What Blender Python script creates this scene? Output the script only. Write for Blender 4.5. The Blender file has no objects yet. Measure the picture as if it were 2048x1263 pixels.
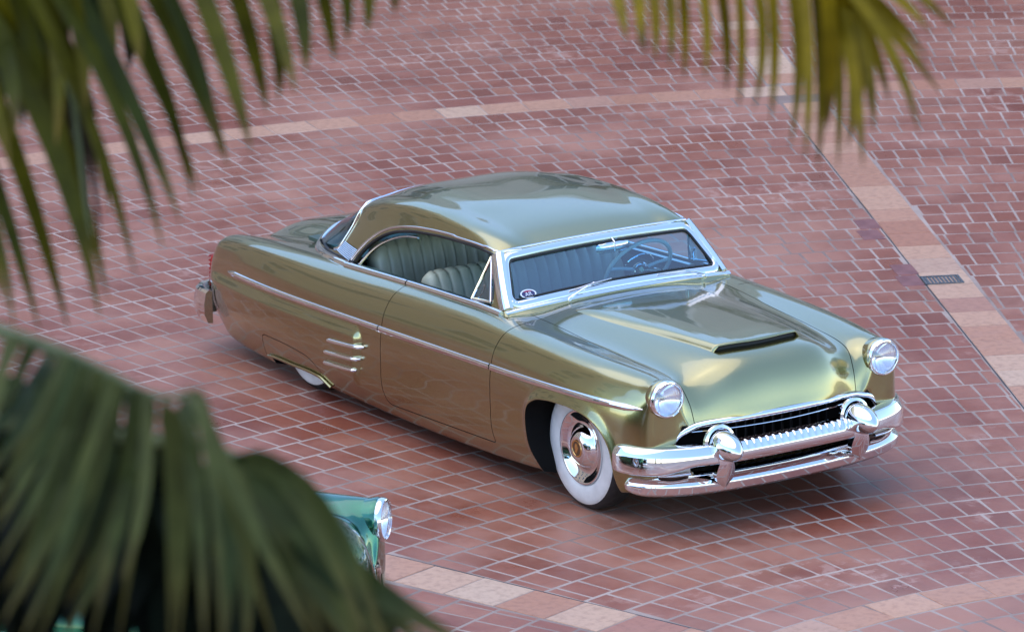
import bpy, bmesh, math, random
import numpy as np
from mathutils import Vector, Matrix
from mathutils.bvhtree import BVHTree

random.seed(7)
R = math.radians
scene = bpy.context.scene
C = scene.collection

# ------------------------------------------------------------------ camera, sky, sun, exposure
cam_d = bpy.data.cameras.new('Camera')
cam = bpy.data.objects.new('Camera', cam_d)
C.objects.link(cam)
scene.camera = cam
CAM = Vector((21.693, -14.623, 7.941))
yaw, pitch, roll = 2.58883, 0.25998, -0.023234
f = Vector((math.cos(pitch) * math.cos(yaw), math.cos(pitch) * math.sin(yaw), -math.sin(pitch)))
r0 = f.cross(Vector((0, 0, 1))).normalized()
u0 = r0.cross(f)
r1 = math.cos(roll) * r0 + math.sin(roll) * u0
u1 = -math.sin(roll) * r0 + math.cos(roll) * u0
m = Matrix((r1, u1, -f)).transposed().to_4x4()
m.translation = CAM
cam.matrix_world = m
cam_d.sensor_width = 36
cam_d.lens = 36 * 9803.6 / 2048
cam_d.clip_start = 0.5
cam_d.clip_end = 3000
cam_d.dof.use_dof = True
cam_d.dof.focus_distance = 27.2
cam_d.dof.aperture_fstop = 5.2

SUN_AZ, SUN_EL = R(240), R(74)
w = bpy.data.worlds.new('World')
scene.world = w
w.use_nodes = True
nt = w.node_tree
sky = nt.nodes.new('ShaderNodeTexSky')
sky.sky_type = 'NISHITA'
sky.sun_disc = False
sky.sun_elevation = SUN_EL
sky.sun_rotation = R(90) - SUN_AZ
sky.air_density = 1.0
sky.dust_density = 0.2
sky.ozone_density = 2.0
bg = nt.nodes['Background']
bg.inputs['Strength'].default_value = 0.15
nt.links.new(sky.outputs[0], bg.inputs['Color'])

sd = bpy.data.lights.new('Sun', 'SUN')
so = bpy.data.objects.new('Sun', sd)
C.objects.link(so)
sd.energy = 0.5
sd.angle = R(80)
sd.color = (1.0, 0.82, 0.62)
sun_dir = Vector((math.cos(SUN_EL) * math.cos(SUN_AZ), math.cos(SUN_EL) * math.sin(SUN_AZ), math.sin(SUN_EL)))
so.rotation_euler = sun_dir.to_track_quat('Z', 'Y').to_euler()

vs = scene.view_settings
vs.view_transform = 'Standard'
vs.look = 'None'
vs.exposure = 1.68
vs.gamma = 1
scene.render.engine = 'CYCLES'
scene.cycles.use_denoising = True
scene.cycles.max_bounces = 8
scene.cycles.transparent_max_bounces = 16
scene.cycles.caustics_reflective = False
scene.cycles.caustics_refractive = False

# ------------------------------------------------------------------ helpers
def tag(o, label=None, cat=None, group=None, kind=None):
    if label: o['label'] = label
    if cat: o['category'] = cat
    if group: o['group'] = group
    if kind: o['kind'] = kind
    return o

def empty(name, loc=(0, 0, 0), rz=0.0):
    o = bpy.data.objects.new(name, None)
    o.location = loc
    o.rotation_euler = (0, 0, rz)
    o.empty_display_size = 0.2
    C.objects.link(o)
    return o

def link(name, me, mats=None, parent=None, smooth=True):
    o = bpy.data.objects.new(name, me)
    C.objects.link(o)
    if mats is not None:
        for mt in (mats if isinstance(mats, (list, tuple)) else [mats]):
            me.materials.append(mt)
    if smooth and len(me.polygons):
        me.polygons.foreach_set('use_smooth', [True] * len(me.polygons))
    if parent: o.parent = parent
    return o

def mesh(name, verts, faces):
    me = bpy.data.meshes.new(name)
    me.from_pydata([tuple(v) for v in verts], [], [tuple(q) for q in faces])
    me.update()
    return me

def fix(me):
    bm = bmesh.new(); bm.from_mesh(me)
    bmesh.ops.recalc_face_normals(bm, faces=bm.faces)
    bm.to_mesh(me); bm.free()
    return me

def sharp(o, ang=35):
    me = o.data
    bm = bmesh.new(); bm.from_mesh(me)
    for e in bm.edges:
        if len(e.link_faces) == 2 and e.calc_face_angle(0) > R(ang): e.smooth = False
    bm.to_mesh(me); bm.free()
    return o

class MB:
    """collects shapes into one mesh"""
    def __init__(s): s.v = []; s.f = []
    def add(s, v, f):
        n = len(s.v); s.v += [tuple(x) for x in v]; s.f += [tuple(i + n for i in q) for q in f]
        return s
    def box(s, a, b):
        (x0, y0, z0), (x1, y1, z1) = a, b
        return s.add([(x0,y0,z0),(x1,y0,z0),(x1,y1,z0),(x0,y1,z0),(x0,y0,z1),(x1,y0,z1),(x1,y1,z1),(x0,y1,z1)],
                     [(0,3,2,1),(4,5,6,7),(0,1,5,4),(1,2,6,5),(2,3,7,6),(3,0,4,7)])
    def tube(s, pts, rad, n=8, closed=False):
        pts = [Vector(q) for q in pts]
        rads = rad if isinstance(rad, (list, tuple)) else [rad] * len(pts)
        vs_, fs_ = [], []
        prev = None
        for i, q in enumerate(pts):
            a = pts[i - 1] if (i > 0 or closed) else q
            b = pts[(i + 1) % len(pts)] if (i < len(pts) - 1 or closed) else q
            t = (b - a).normalized()
            if prev is None:
                ref = Vector((0, 0, 1)) if abs(t.z) < .9 else Vector((1, 0, 0))
                nn = (ref - t * ref.dot(t)).normalized()
            else:
                nn = (prev - t * prev.dot(t)).normalized()
            prev = nn
            bb = t.cross(nn)
            for k in range(n):
                a_ = 2 * math.pi * k / n
                vs_.append(q + (nn * math.cos(a_) + bb * math.sin(a_)) * rads[i])
        L = len(pts)
        for i in range(L if closed else L - 1):
            j = (i + 1) % L
            for k in range(n):
                fs_.append((i*n+k, i*n+(k+1) % n, j*n+(k+1) % n, j*n+k))
        if not closed:
            fs_.append(tuple(range(n))[::-1]); fs_.append(tuple((L-1)*n + k for k in range(n)))
        return s.add(vs_, fs_)
    def sweep(s, pts, nrm, prof, closed=False, scale=None):
        """prof: list of (side, out) offsets; nrm: outward normal for each point"""
        pts = [Vector(q) for q in pts]; L = len(pts); n = len(prof)
        vs_, fs_ = [], []
        for i, q in enumerate(pts):
            a = pts[i - 1] if (i > 0 or closed) else q
            b = pts[(i + 1) % L] if (i < L - 1 or closed) else q
            t = (b - a).normalized()
            nn = Vector(nrm[i]); nn = (nn - t * nn.dot(t)).normalized()
            bb = t.cross(nn)
            k = 1 if scale is None else scale[i]
            for (p_, q_) in prof: vs_.append(q + bb * p_ * k + nn * q_ * k)
        for i in range(L if closed else L - 1):
            j = (i + 1) % L
            for k in range(n):
                fs_.append((i*n+k, i*n+(k+1) % n, j*n+(k+1) % n, j*n+k))
        if not closed:
            fs_.append(tuple(range(n))[::-1]); fs_.append(tuple((L-1)*n + k for k in range(n)))
        return s.add(vs_, fs_)
    def lathe(s, prof, origin, axis, n=48, cap=True):
        """prof: list of (radius, along axis)"""
        ax = Vector(axis).normalized(); o = Vector(origin)
        ref = Vector((0, 0, 1)) if abs(ax.z) < .9 else Vector((1, 0, 0))
        e1 = (ref - ax * ref.dot(ax)).normalized(); e2 = ax.cross(e1)
        vs_, fs_ = [], []
        for (rr, h) in prof:
            for k in range(n):
                a = 2 * math.pi * k / n
                vs_.append(o + ax * h + (e1 * math.cos(a) + e2 * math.sin(a)) * max(rr, 1e-4))
        for i in range(len(prof) - 1):
            for k in range(n):
                fs_.append((i*n+k, i*n+(k+1) % n, (i+1)*n+(k+1) % n, (i+1)*n+k))
        if cap:
            fs_.append(tuple(range(n))[::-1]); fs_.append(tuple((len(prof)-1)*n + k for k in range(n)))
        return s.add(vs_, fs_)
    def prism(s, poly, axis, a, b):
        """poly of 2D points extruded along axis ('x': poly is y,z; 'y': x,z; 'z': x,y)"""
        def P(q, h):
            return (h, q[0], q[1]) if axis == 'x' else (q[0], h, q[1]) if axis == 'y' else (q[0], q[1], h)
        n = len(poly)
        return s.add([P(q, a) for q in poly] + [P(q, b) for q in poly],
                     [tuple(range(n))[::-1], tuple(range(n, 2*n))] + [(i, (i+1) % n, n+(i+1) % n, n+i) for i in range(n)])
    def build(s, name, mats=None, parent=None, smooth=True, ang=35):
        me = fix(mesh(name, s.v, s.f))
        o = link(name, me, mats, parent, smooth)
        if smooth and ang: sharp(o, ang)
        return o

def pchip(xs, ys, xq):
    xs = np.asarray(xs, float); ys = np.asarray(ys, float); xq = np.asarray(xq, float)
    h = np.diff(xs); d = np.diff(ys) / h
    mm = np.zeros_like(ys)
    if len(xs) == 2: mm[:] = d[0]
    else:
        w1 = 2*h[1:] + h[:-1]; w2 = h[1:] + 2*h[:-1]
        ok = d[:-1]*d[1:] > 0
        with np.errstate(divide='ignore', invalid='ignore'):
            mm[1:-1] = np.where(ok, (w1+w2) / (w1/d[:-1] + w2/d[1:]), 0)
        mm[0] = d[0]; mm[-1] = d[-1]
    i = np.clip(np.searchsorted(xs, xq) - 1, 0, len(xs) - 2)
    t = (xq - xs[i]) / h[i]
    return ((2*t**3-3*t**2+1)*ys[i] + (t**3-2*t**2+t)*h[i]*mm[i] + (-2*t**3+3*t**2)*ys[i+1] + (t**3-t**2)*h[i]*mm[i+1])

def crom(xs, ys, xq):
    """smooth cubic through the points (finite-difference tangents)"""
    xs = np.asarray(xs, float); ys = np.asarray(ys, float); xq = np.asarray(xq, float)
    h = np.diff(xs); d = np.diff(ys) / h
    mm = np.empty_like(ys)
    mm[1:-1] = (d[:-1]*h[1:] + d[1:]*h[:-1]) / (h[:-1]+h[1:])
    mm[0] = d[0]; mm[-1] = d[-1]
    i = np.clip(np.searchsorted(xs, xq) - 1, 0, len(xs) - 2)
    t = (xq - xs[i]) / h[i]
    return ((2*t**3-3*t**2+1)*ys[i] + (t**3-2*t**2+t)*h[i]*mm[i] + (-2*t**3+3*t**2)*ys[i+1] + (t**3-t**2)*h[i]*mm[i+1])

def path(ctrl, n):
    """smooth 3D (or 2D) path through control points"""
    c = np.asarray(ctrl, float)
    d = np.r_[0, np.cumsum(np.linalg.norm(np.diff(c, axis=0), axis=1))]
    q = np.linspace(0, d[-1], n)
    return np.stack([crom(d, c[:, k], q) for k in range(c.shape[1])], 1)

def sstep(a, b, x):
    t = np.clip((x - a) / (b - a), 0, 1)
    return t*t*(3-2*t)

# ------------------------------------------------------------------ materials
def mat(name, base=(.5, .5, .5), rough=.5, metal=0.0, coat=0.0, coat_r=.03, spec=.5, trans=0.0, emis=None):
    mt = bpy.data.materials.new(name); mt.use_nodes = True
    b = mt.node_tree.nodes['Principled BSDF']
    b.inputs['Base Color'].default_value = (*base, 1)
    b.inputs['Roughness'].default_value = rough
    b.inputs['Metallic'].default_value = metal
    b.inputs['Coat Weight'].default_value = coat
    b.inputs['Coat Roughness'].default_value = coat_r
    b.inputs['Specular IOR Level'].default_value = spec
    b.inputs['Transmission Weight'].default_value = trans
    return mt

def nodes(mt):
    return mt.node_tree.nodes, mt.node_tree.links, mt.node_tree.nodes['Principled BSDF']

def add_noise_color(mt, ca, cb, scale, detail=4, lo=.35, hi=.65, coord='Object', bump=0.0, bscale=None):
    N, L, b = nodes(mt)
    tc = N.new('ShaderNodeTexCoord')
    nz = N.new('ShaderNodeTexNoise'); nz.inputs['Scale'].default_value = scale; nz.inputs['Detail'].default_value = detail
    L.new(tc.outputs[coord], nz.inputs['Vector'])
    cr = N.new('ShaderNodeValToRGB')
    cr.color_ramp.elements[0].position = lo; cr.color_ramp.elements[0].color = (*ca, 1)
    cr.color_ramp.elements[1].position = hi; cr.color_ramp.elements[1].color = (*cb, 1)
    L.new(nz.outputs['Fac'], cr.inputs['Fac']); L.new(cr.outputs['Color'], b.inputs['Base Color'])
    if bump:
        n2 = N.new('ShaderNodeTexNoise'); n2.inputs['Scale'].default_value = bscale or scale * 5; n2.inputs['Detail'].default_value = 6
        L.new(tc.outputs[coord], n2.inputs['Vector'])
        bp = N.new('ShaderNodeBump'); bp.inputs['Strength'].default_value = bump; bp.inputs['Distance'].default_value = .01
        L.new(n2.outputs['Fac'], bp.inputs['Height']); L.new(bp.outputs['Normal'], b.inputs['Normal'])
    return mt

def paint(name, base, edge):
    """metallic flake paint under a clear coat"""
    mt = mat(name, base, rough=.25, metal=1.0, coat=1.0, coat_r=.042)
    N, L, b = nodes(mt)
    tc = N.new('ShaderNodeTexCoord')
    vo = N.new('ShaderNodeTexVoronoi'); vo.inputs['Scale'].default_value = 900
    L.new(tc.outputs['Object'], vo.inputs['Vector'])
    lw = N.new('ShaderNodeLayerWeight'); lw.inputs['Blend'].default_value = .35
    mx = N.new('ShaderNodeMix'); mx.data_type = 'RGBA'
    mx.inputs['A'].default_value = (*base, 1); mx.inputs['B'].default_value = (*edge, 1)
    sep = N.new('ShaderNodeSeparateColor'); L.new(vo.outputs['Color'], sep.inputs['Color'])
    mth = N.new('ShaderNodeMath'); mth.operation = 'MULTIPLY'; mth.inputs[1].default_value = .55
    L.new(sep.outputs[0], mth.inputs[0])
    L.new(mth.outputs[0], mx.inputs['Factor'])
    L.new(mx.outputs['Result'], b.inputs['Base Color'])
    b.inputs['Coat IOR'].default_value = 1.68
    return mt

M = {}
M['paint'] = paint('gold_green_paint', (.285, .255, .105), (.41, .38, .17))
M['green'] = paint('teal_green_paint', (.005, .11, .055), (.012, .20, .11))
M['under'] = mat('dark_underbody', (.010, .0095, .009), .9, spec=.08)
M['chrome'] = mat('chrome', (.80, .80, .81), .035, 1.0)
M['brushed'] = mat('satin_chrome', (.62, .60, .60), .22, 1.0)
M['rubber'] = add_noise_color(mat('black_rubber', (.012, .012, .013), .55), (.010, .010, .011), (.02, .02, .02), 30)
M['white'] = add_noise_color(mat('whitewall_rubber', (.72, .70, .66), .5), (.66, .64, .60), (.76, .74, .70), 12)
M['black'] = mat('black_trim', (.01, .01, .011), .4)
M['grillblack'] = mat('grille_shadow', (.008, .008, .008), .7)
M['vinyl'] = add_noise_color(mat('cream_green_vinyl', (.42, .42, .30), .42), (.38, .38, .27), (.47, .46, .33), 6)
M['vinyl_dark'] = add_noise_color(mat('dark_green_vinyl', (.05, .085, .065), .45), (.04, .07, .055), (.06, .10, .075), 5)
M['carpet'] = add_noise_color(mat('carpet', (.03, .045, .035), .95), (.02, .03, .025), (.04, .06, .045), 60)
M['ivory'] = mat('ivory_plastic', (.78, .74, .62), .3)
M['gold'] = mat('gold_emblem', (.75, .5, .2), .25, 1.0)
M['brown'] = mat('brown_enamel', (.10, .045, .02), .3)
M['redlens'] = mat('red_lens', (.35, .02, .02), .12)
M['amber'] = mat('clear_lens', (.55, .52, .5), .15)
M['reflector'] = mat('lamp_reflector', (.94, .94, .95), .05, 1.0)

def glass_mat(name, tint, rough=.0, ior=1.5):
    mt = bpy.data.materials.new(name); mt.use_nodes = True
    N, L = mt.node_tree.nodes, mt.node_tree.links
    N.remove(N['Principled BSDF'])
    out = N['Material Output']
    tr = N.new('ShaderNodeBsdfTransparent'); tr.inputs['Color'].default_value = (*tint, 1)
    gl = N.new('ShaderNodeBsdfGlossy'); gl.inputs['Roughness'].default_value = rough
    geo = N.new('ShaderNodeNewGeometry'); dt = N.new('ShaderNodeVectorMath'); dt.operation = 'DOT_PRODUCT'
    L.new(geo.outputs['Normal'], dt.inputs[0]); L.new(geo.outputs['Incoming'], dt.inputs[1])
    def mth(op, a, b_=0.0):
        n = N.new('ShaderNodeMath'); n.operation = op
        if isinstance(a, float): n.inputs[0].default_value = a
        else: L.new(a, n.inputs[0])
        if isinstance(b_, float): n.inputs[1].default_value = b_
        else: L.new(b_, n.inputs[1])
        return n.outputs[0]
    ab = mth('ABSOLUTE', dt.outputs['Value']); sch = mth('POWER', mth('SUBTRACT', 1.0, ab), 5.0)
    fr_out = mth('ADD', mth('MULTIPLY', sch, .80), .20)                  # both faces of a thin pane
    mx = N.new('ShaderNodeMixShader')
    L.new(fr_out, mx.inputs[0]); L.new(tr.outputs[0], mx.inputs[1]); L.new(gl.outputs[0], mx.inputs[2])
    L.new(mx.outputs[0], out.inputs['Surface'])
    return mt
M['glass'] = glass_mat('tinted_glass', (.44, .78, .95))
M['lens'] = glass_mat('lamp_glass', (.95, .96, .98), .02)
def fluted(mt):
    # pressed glass: vertical flutes scatter part of the light
    N, L = mt.node_tree.nodes, mt.node_tree.links
    out = N['Material Output']; old = out.inputs['Surface'].links[0].from_socket
    tc = N.new('ShaderNodeTexCoord'); wv = N.new('ShaderNodeTexWave'); wv.bands_direction = 'Y'; wv.inputs['Scale'].default_value = 22; wv.inputs['Distortion'].default_value = .4
    L.new(tc.outputs['Object'], wv.inputs['Vector'])
    bp = N.new('ShaderNodeBump'); bp.inputs['Strength'].default_value = .35; bp.inputs['Distance'].default_value = .004
    L.new(wv.outputs['Fac'], bp.inputs['Height'])
    df = N.new('ShaderNodeBsdfDiffuse'); df.inputs['Color'].default_value = (.82, .84, .88, 1)
    for n in N:
        if n.type in ('BSDF_GLOSSY',): L.new(bp.outputs[0], n.inputs['Normal'])
    L.new(bp.outputs[0], df.inputs['Normal'])
    mx = N.new('ShaderNodeMixShader'); mx.inputs[0].default_value = .06
    L.new(old, mx.inputs[1]); L.new(df.outputs[0], mx.inputs[2]); L.new(mx.outputs[0], out.inputs['Surface'])
fluted(M['lens'])

def ribbed_glass(mt):
    return mt
# ------------------------------------------------------------------ ground: a round brick court with peach tile bands
def brick_mat(name, source, ramp, film=.58, wear=.8, rough=.36):
    mt = mat(name, rough=rough, spec=.32)
    N, L, b = nodes(mt)
    geo = N.new('ShaderNodeNewGeometry')
    if source == 'object':
        rn = N.new('ShaderNodeObjectInfo').outputs['Random']
    else:
        at = N.new('ShaderNodeAttribute'); at.attribute_name = 'tile_rnd'; rn = at.outputs['Fac']
    cr = N.new('ShaderNodeValToRGB')
    els = cr.color_ramp.elements
    while len(els) < len(ramp): els.new(.5)
    for e, (p_, c_) in zip(els, ramp): e.position = p_; e.color = (*c_, 1)
    L.new(rn, cr.inputs['Fac'])
    col = cr.outputs['Color']
    def noise(scale, detail=5, rgh=.6):
        n = N.new('ShaderNodeTexNoise'); n.inputs['Scale'].default_value = scale
        n.inputs['Detail'].default_value = detail; n.inputs['Roughness'].default_value = rgh
        L.new(geo.outputs['Position'], n.inputs['Vector']); return n.outputs['Fac']
    def ramp2(v, lo, hi, top):
        mr = N.new('ShaderNodeMapRange'); mr.interpolation_type = 'SMOOTHSTEP'
        mr.inputs['From Min'].default_value = lo; mr.inputs['From Max'].default_value = hi; mr.inputs['To Max'].default_value = top
        L.new(v, mr.inputs['Value']); return mr.outputs[0]
    def mix(fac, a, c):
        mx = N.new('ShaderNodeMix'); mx.data_type = 'RGBA'
        L.new(fac, mx.inputs['Factor']); L.new(a, mx.inputs['A']); mx.inputs['B'].default_value = (*c, 1)
        return mx.outputs['Result']
    col = mix(ramp2(noise(22, 4), .40, .75, .35), col, (.15, .055, .04))         # fine firing mottle
    col = mix(ramp2(noise(.55, 6, .65), .38, .66, film), col, (.48, .245, .165))    # dusty bloom in drifts
    wn = noise(6.5, 5, .7); wr = ramp2(noise(.8, 2), .54, .66, 1.0)
    mu = N.new('ShaderNodeMath'); mu.operation = 'MULTIPLY'
    L.new(ramp2(wn, .52, .60, wear), mu.inputs[0]); L.new(wr, mu.inputs[1])
    col = mix(mu.outputs[0], col, (.42, .22, .165))                                 # worn, chipped faces
    L.new(col, b.inputs['Base Color'])
    rr = N.new('ShaderNodeMapRange'); L.new(noise(1.1, 7, .65), rr.inputs['Value'])
    rr.inputs['From Min'].default_value = .3; rr.inputs['From Max'].default_value = .7
    rr.inputs['To Min'].default_value = rough - .14; rr.inputs['To Max'].default_value = rough + .20
    L.new(rr.outputs[0], b.inputs['Roughness'])
    bp = N.new('ShaderNodeBump'); bp.inputs['Strength'].default_value = .25; bp.inputs['Distance'].default_value = .006
    L.new(noise(16, 6), bp.inputs['Height']); L.new(bp.outputs['Normal'], b.inputs['Normal'])
    return mt

BR = [(0, (.190, .044, .024)), (.3, (.240, .062, .034)), (.6, (.275, .080, .045)), (.85, (.250, .070, .044)), (1, (.32, .112, .064))]
PR = [(0, (.40, .17, .10)), (.35, (.47, .235, .145)), (.6, (.54, .30, .19)), (.8, (.60, .41, .28)), (1, (.37, .15, .10))]
M['brick_o'] = brick_mat('brick_single', 'object', BR)
M['brick_s'] = brick_mat('brick_field', 'attr', BR)
M['peach'] = brick_mat('peach_tile', 'object', PR, film=.10, wear=.25, rough=.42)
M['purple'] = mat('plum_tile', (.20, .075, .085), .45)
add_noise_color(M['purple'], (.17, .055, .05), (.24, .09, .08), 9, bump=.15)
M['grout'] = add_noise_color(mat('grout', (.37, .30, .29), .75), (.22, .150, .12), (.42, .315, .255), 1.6, detail=8, coord='Object', bump=.3, bscale=40)

CX, CY = 6.0, -0.4
ground = link('courtyard', mesh('courtyard', [(-600, -600, -.0005), (600, -600, -.0005), (600, 600, -.0005), (-600, 600, -.0005)], [(0, 1, 2, 3)]), M['grout'])
tag(ground, kind='structure')

def tile_mesh(name, lr, lt, cham=.003, top=0.0):
    a, b_ = lr / 2, lt / 2
    def ring(d, z): return [(-a+d, -b_+d, z), (a-d, -b_+d, z), (a-d, b_-d, z), (-a+d, b_-d, z)]
    v = ring(0, top-.02) + ring(0, top-.003) + ring(cham, top)
    fcs = [(8, 9, 10, 11)]
    for k in range(4):
        j = (k+1) % 4
        fcs += [(k, j, 4+j, 4+k), (4+k, 4+j, 8+j, 8+k)]
    return mesh(name, v, fcs)

# rows: circles round the middle of the court
B_IN, B_OUT, D_IN, D_OUT = 15.40, 15.74, 3.47, 3.74
rows = []
def fill(r0_, r1_, n):
    for k in range(n): rows.append((r0_ + (r1_-r0_)*k/n, r0_ + (r1_-r0_)*(k+1)/n))
fill(1.51, D_IN, 7); fill(D_OUT, 5.61, 7); fill(5.61, B_IN, 35); fill(B_OUT, B_OUT + .28*32, 32)
AZ_A, AZ_C = R(154.6), R(197.6)
HW_A, HW_C = .152, .165
GR = .0145                                       # grout joint
rng = random.Random(3)
field = []                                       # (r, az, lr, lt)
ARC0, ARC1 = R(95), R(262)
for ri, (ra, rb) in enumerate(rows):
    rm = (ra+rb)/2
    if rm < 1.4: continue
    cuts = [ARC0 - .02]
    for az, hw in ((AZ_A, HW_A), (AZ_C, HW_C)):
        d = math.asin(min(1, (hw+.012)/rm)); cuts += [az-d, az+d]
    cuts.append(ARC1)
    wide = .30 if abs(ra - B_OUT) < .01 else .1575
    for k in range(0, len(cuts), 2):
        a0, a1 = cuts[k], cuts[k+1]
        st = wide / rm
        ph = (R(176) + rng.uniform(-.08, .08) * st + .22 * st * (ri % 2))
        a = ph - math.ceil((ph - a0)/st) * st
        while a < a1:
            s0, s1 = max(a, a0), min(a+st, a1)
            if (s1-s0)*rm > .03:
                am = (s0+s1)/2
                x, y = CX + rm*math.cos(am), CY + rm*math.sin(am)
                if -18.5 < x < 7.5 and -9 < y < 15:
                    field.append((x, y, am, rb-ra-.0195, (s1-s0)*rm-.0125, wide > .2))
            a += st

def to_px(x, y, z=0):
    d = Vector((x, y, z)) - CAM
    w_ = d.dot(f)
    return 1024 + 9803.6*d.dot(r1)/w_, 631.5 - 9803.6*d.dot(u1)/w_

cand = []
for i, t in enumerate(field):
    uu, vv = to_px(t[0], t[1])
    if not (0 < uu < 2048 and 0 < vv < 1263) or t[5]: continue
    if -4.2 < t[0] < .8 and abs(t[1]) < .88: continue          # beneath the car
    if uu < 830 and vv > 690 + .45*uu: continue                # behind the palm leaves
    cand.append(((Vector((t[0], t[1], 0)) - CAM).length, i))
cand.sort()
single = set(i for _, i in cand[:300])
shared = {}
bv, bf, br = [], [], []
for i, (x, y, az, lr, lt, wide) in enumerate(field):
    if i in single:
        key = (round(lr, 3), round(lt, 3))
        if key not in shared:
            shared[key] = tile_mesh('brick', *key)
            shared[key].materials.append(M['brick_o'])
        o = bpy.data.objects.new('brick', shared[key]); C.objects.link(o)
        o.location = (x, y, rng.uniform(-.0001, .0007))
        o.rotation_euler = (rng.uniform(-.002, .002), rng.uniform(-.002, .002), az + rng.uniform(-.006, .006))
        o.parent = ground
    else:
        ca, sa = math.cos(az), math.sin(az)
        a, b_ = lr/2, lt/2; n = len(bv); h = rng.uniform(-.0001, .0007)
        def ring(d, z): return [(-a+d, -b_+d, z), (a-d, -b_+d, z), (a-d, b_-d, z), (-a+d, b_-d, z)]
        for (px, py, pz) in ring(0, -.02) + ring(0, -.003) + ring(.003, 0):
            bv.append((x + px*ca - py*sa, y + px*sa + py*ca, pz + h))
        q = [(8, 9, 10, 11)]
        for k in range(4):
            j = (k+1) % 4
            q += [(k, j, 4+j, 4+k), (4+k, 4+j, 8+j, 8+k)]
        bf += [tuple(n+w_ for w_ in t_) for t_ in q]
        br += [(.85 if wide else rng.random())] * 9
me = mesh('brick_field', bv, bf)
at = me.attributes.new('tile_rnd', 'FLOAT', 'FACE'); at.data.foreach_set('value', br)
o = link('brick_field', me, M['brick_s'], ground, smooth=False)
tag(o, kind='stuff')

# peach bands: two radial ones and two rings
def border(x, y, az, lr, lt, mt=None):
    key = ('b', round(lr, 3), round(lt, 3), mt)
    if key not in shared:
        shared[key] = tile_mesh('border_tile', key[1], key[2]); shared[key].materials.append(M[mt or 'peach'])
    o = bpy.data.objects.new('border_tile', shared[key]); C.objects.link(o)
    o.location = (x, y, rng.uniform(.0015, .004)); o.rotation_euler = (rng.uniform(-.003, .003), rng.uniform(-.003, .003), az)
    o.parent = ground
for az, hw, r_a, r_b in ((AZ_A, HW_A, D_OUT+.01, 21.0), (AZ_C, HW_C, D_OUT+.01, 8.6)):
    n = int((r_b-r_a)/.345)
    for k in range(n):
        rm = r_a + (k+.5)*.345
        if B_IN - .1 < rm < B_OUT + .1: continue
        border(CX+rm*math.cos(az), CY+rm*math.sin(az), az, .345-.011, 2*hw-.004)
for (ra, rb, a0, a1) in ((B_IN, B_OUT, R(128), R(200)), (D_IN, D_OUT, R(130), R(235))):
    rm = (ra+rb)/2; n = int((a1-a0)*rm/.33)
    for k in range(n):
        am = a0 + (k+.5)*(a1-a0)/n
        border(CX+rm*math.cos(am), CY+rm*math.sin(am), am, rb-ra-.012, (a1-a0)*rm/n-.011)
# dark joint along one side of the radial bands
for az, hw, r_a, r_b, sgn in ((AZ_A, HW_A, 3.8, 14, 1), (AZ_C, HW_C, 3.8, 8, -1)):
    n_ = Vector((-math.sin(az), math.cos(az), 0))
    e_ = Vector((math.cos(az), math.sin(az), 0))
    pts = [Vector((CX, CY, -.001)) + e_*rr + n_*sgn*(hw+.006) + n_*rng.uniform(-.0015, .0015) for rr in np.linspace(r_a, r_b, 60)]
    q = MB().sweep(pts, [(0, 0, 1)]*60, [(-.004, -.004), (.004, -.004), (.004, .0012), (-.004, .0012)]).build('expansion_joint', M['black'], ground, smooth=False)
for k, (x, y) in enumerate([(CX+q*math.cos(R(z_)), CY+q*math.sin(R(z_))) for q, z_ in ((11.30, 155.75), (11.01, 155.95), (10.05, 155.85), (9.76, 156.0))]):
    a_ = math.atan2(y-CY, x-CX)
    key = 'plum'
    if key not in shared:
        shared[key] = tile_mesh('replacement_tile', .262, .146); shared[key].materials.append(M['purple'])
    o = bpy.data.objects.new('replacement_tile', shared[key]); C.objects.link(o)
    o.location = (x, y, .0035); o.rotation_euler = (0, 0, a_); o.parent = ground
# drain cover in the band
M['iron'] = add_noise_color(mat('grey_iron', (.09, .10, .11), .55, .4), (.06, .07, .08), (.14, .15, .155), 30)
dr = empty('drain_cover', (-2.80, 3.74, .006), AZ_A)
tag(dr, 'small dark iron drain grate set in the peach tile band', 'drain')
b_ = MB(); b_.box((-.10, -.125, -.02), (.10, -.108, .004)); b_.box((-.10, .108, -.02), (.10, .125, .004)); b_.box((-.10, -.108, -.02), (-.085, .108, .004)); b_.box((.085, -.108, -.02), (.10, .108, .004))
b_.build('frame', M['iron'], dr, smooth=False)
MB().box((-.085, -.108, -.03), (.085, .108, -.008)).build('pit', M['black'], dr, smooth=False)
for k in range(9):
    yy = -.096 + k*.024
    MB().box((-.085, yy-.007, -.012), (.085, yy+.007, .002)).build('bar', M['iron'], dr, smooth=False)
# ------------------------------------------------------------------ the gold custom coupe
# body section curves: each row is one longitudinal line, values at the stations XS (y, z), car pointing +x, front axle at x = 0
XS = [-4.0, -3.6, -3.2, -2.8, -2.4, -2.0, -1.5, -1.0, -.6, -.2, .2, .5]
YS = [
 [0]*12,
 [.30]*12,
 [.56, .58, .60, .62, .65, .66, .66, .64, .625, .612, .60, .575],
 [.66, .67, .68, .69, .71, .71, .71, .69, .69, .68, .665, .64],
 [.75, .765, .775, .775, .77, .765, .765, .765, .77, .77, .755, .732],
 [.815, .848, .866, .868, .865, .865, .865, .865, .865, .86, .838, .80],
 [.845, .888, .912, .92, .922, .922, .922, .922, .922, .915, .892, .85],
 [.858, .90, .927, .938, .942, .943, .943, .943, .943, .937, .918, .878],
 [.858, .902, .93, .942, .946, .946, .946, .946, .946, .942, .928, .895],
 [.850, .888, .912, .923, .928, .928, .928, .928, .928, .926, .916, .89],
 [.822, .850, .866, .874, .88, .88, .88, .88, .88, .88, .872, .845],
 [.6]*12,
 [0]*12]
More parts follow.
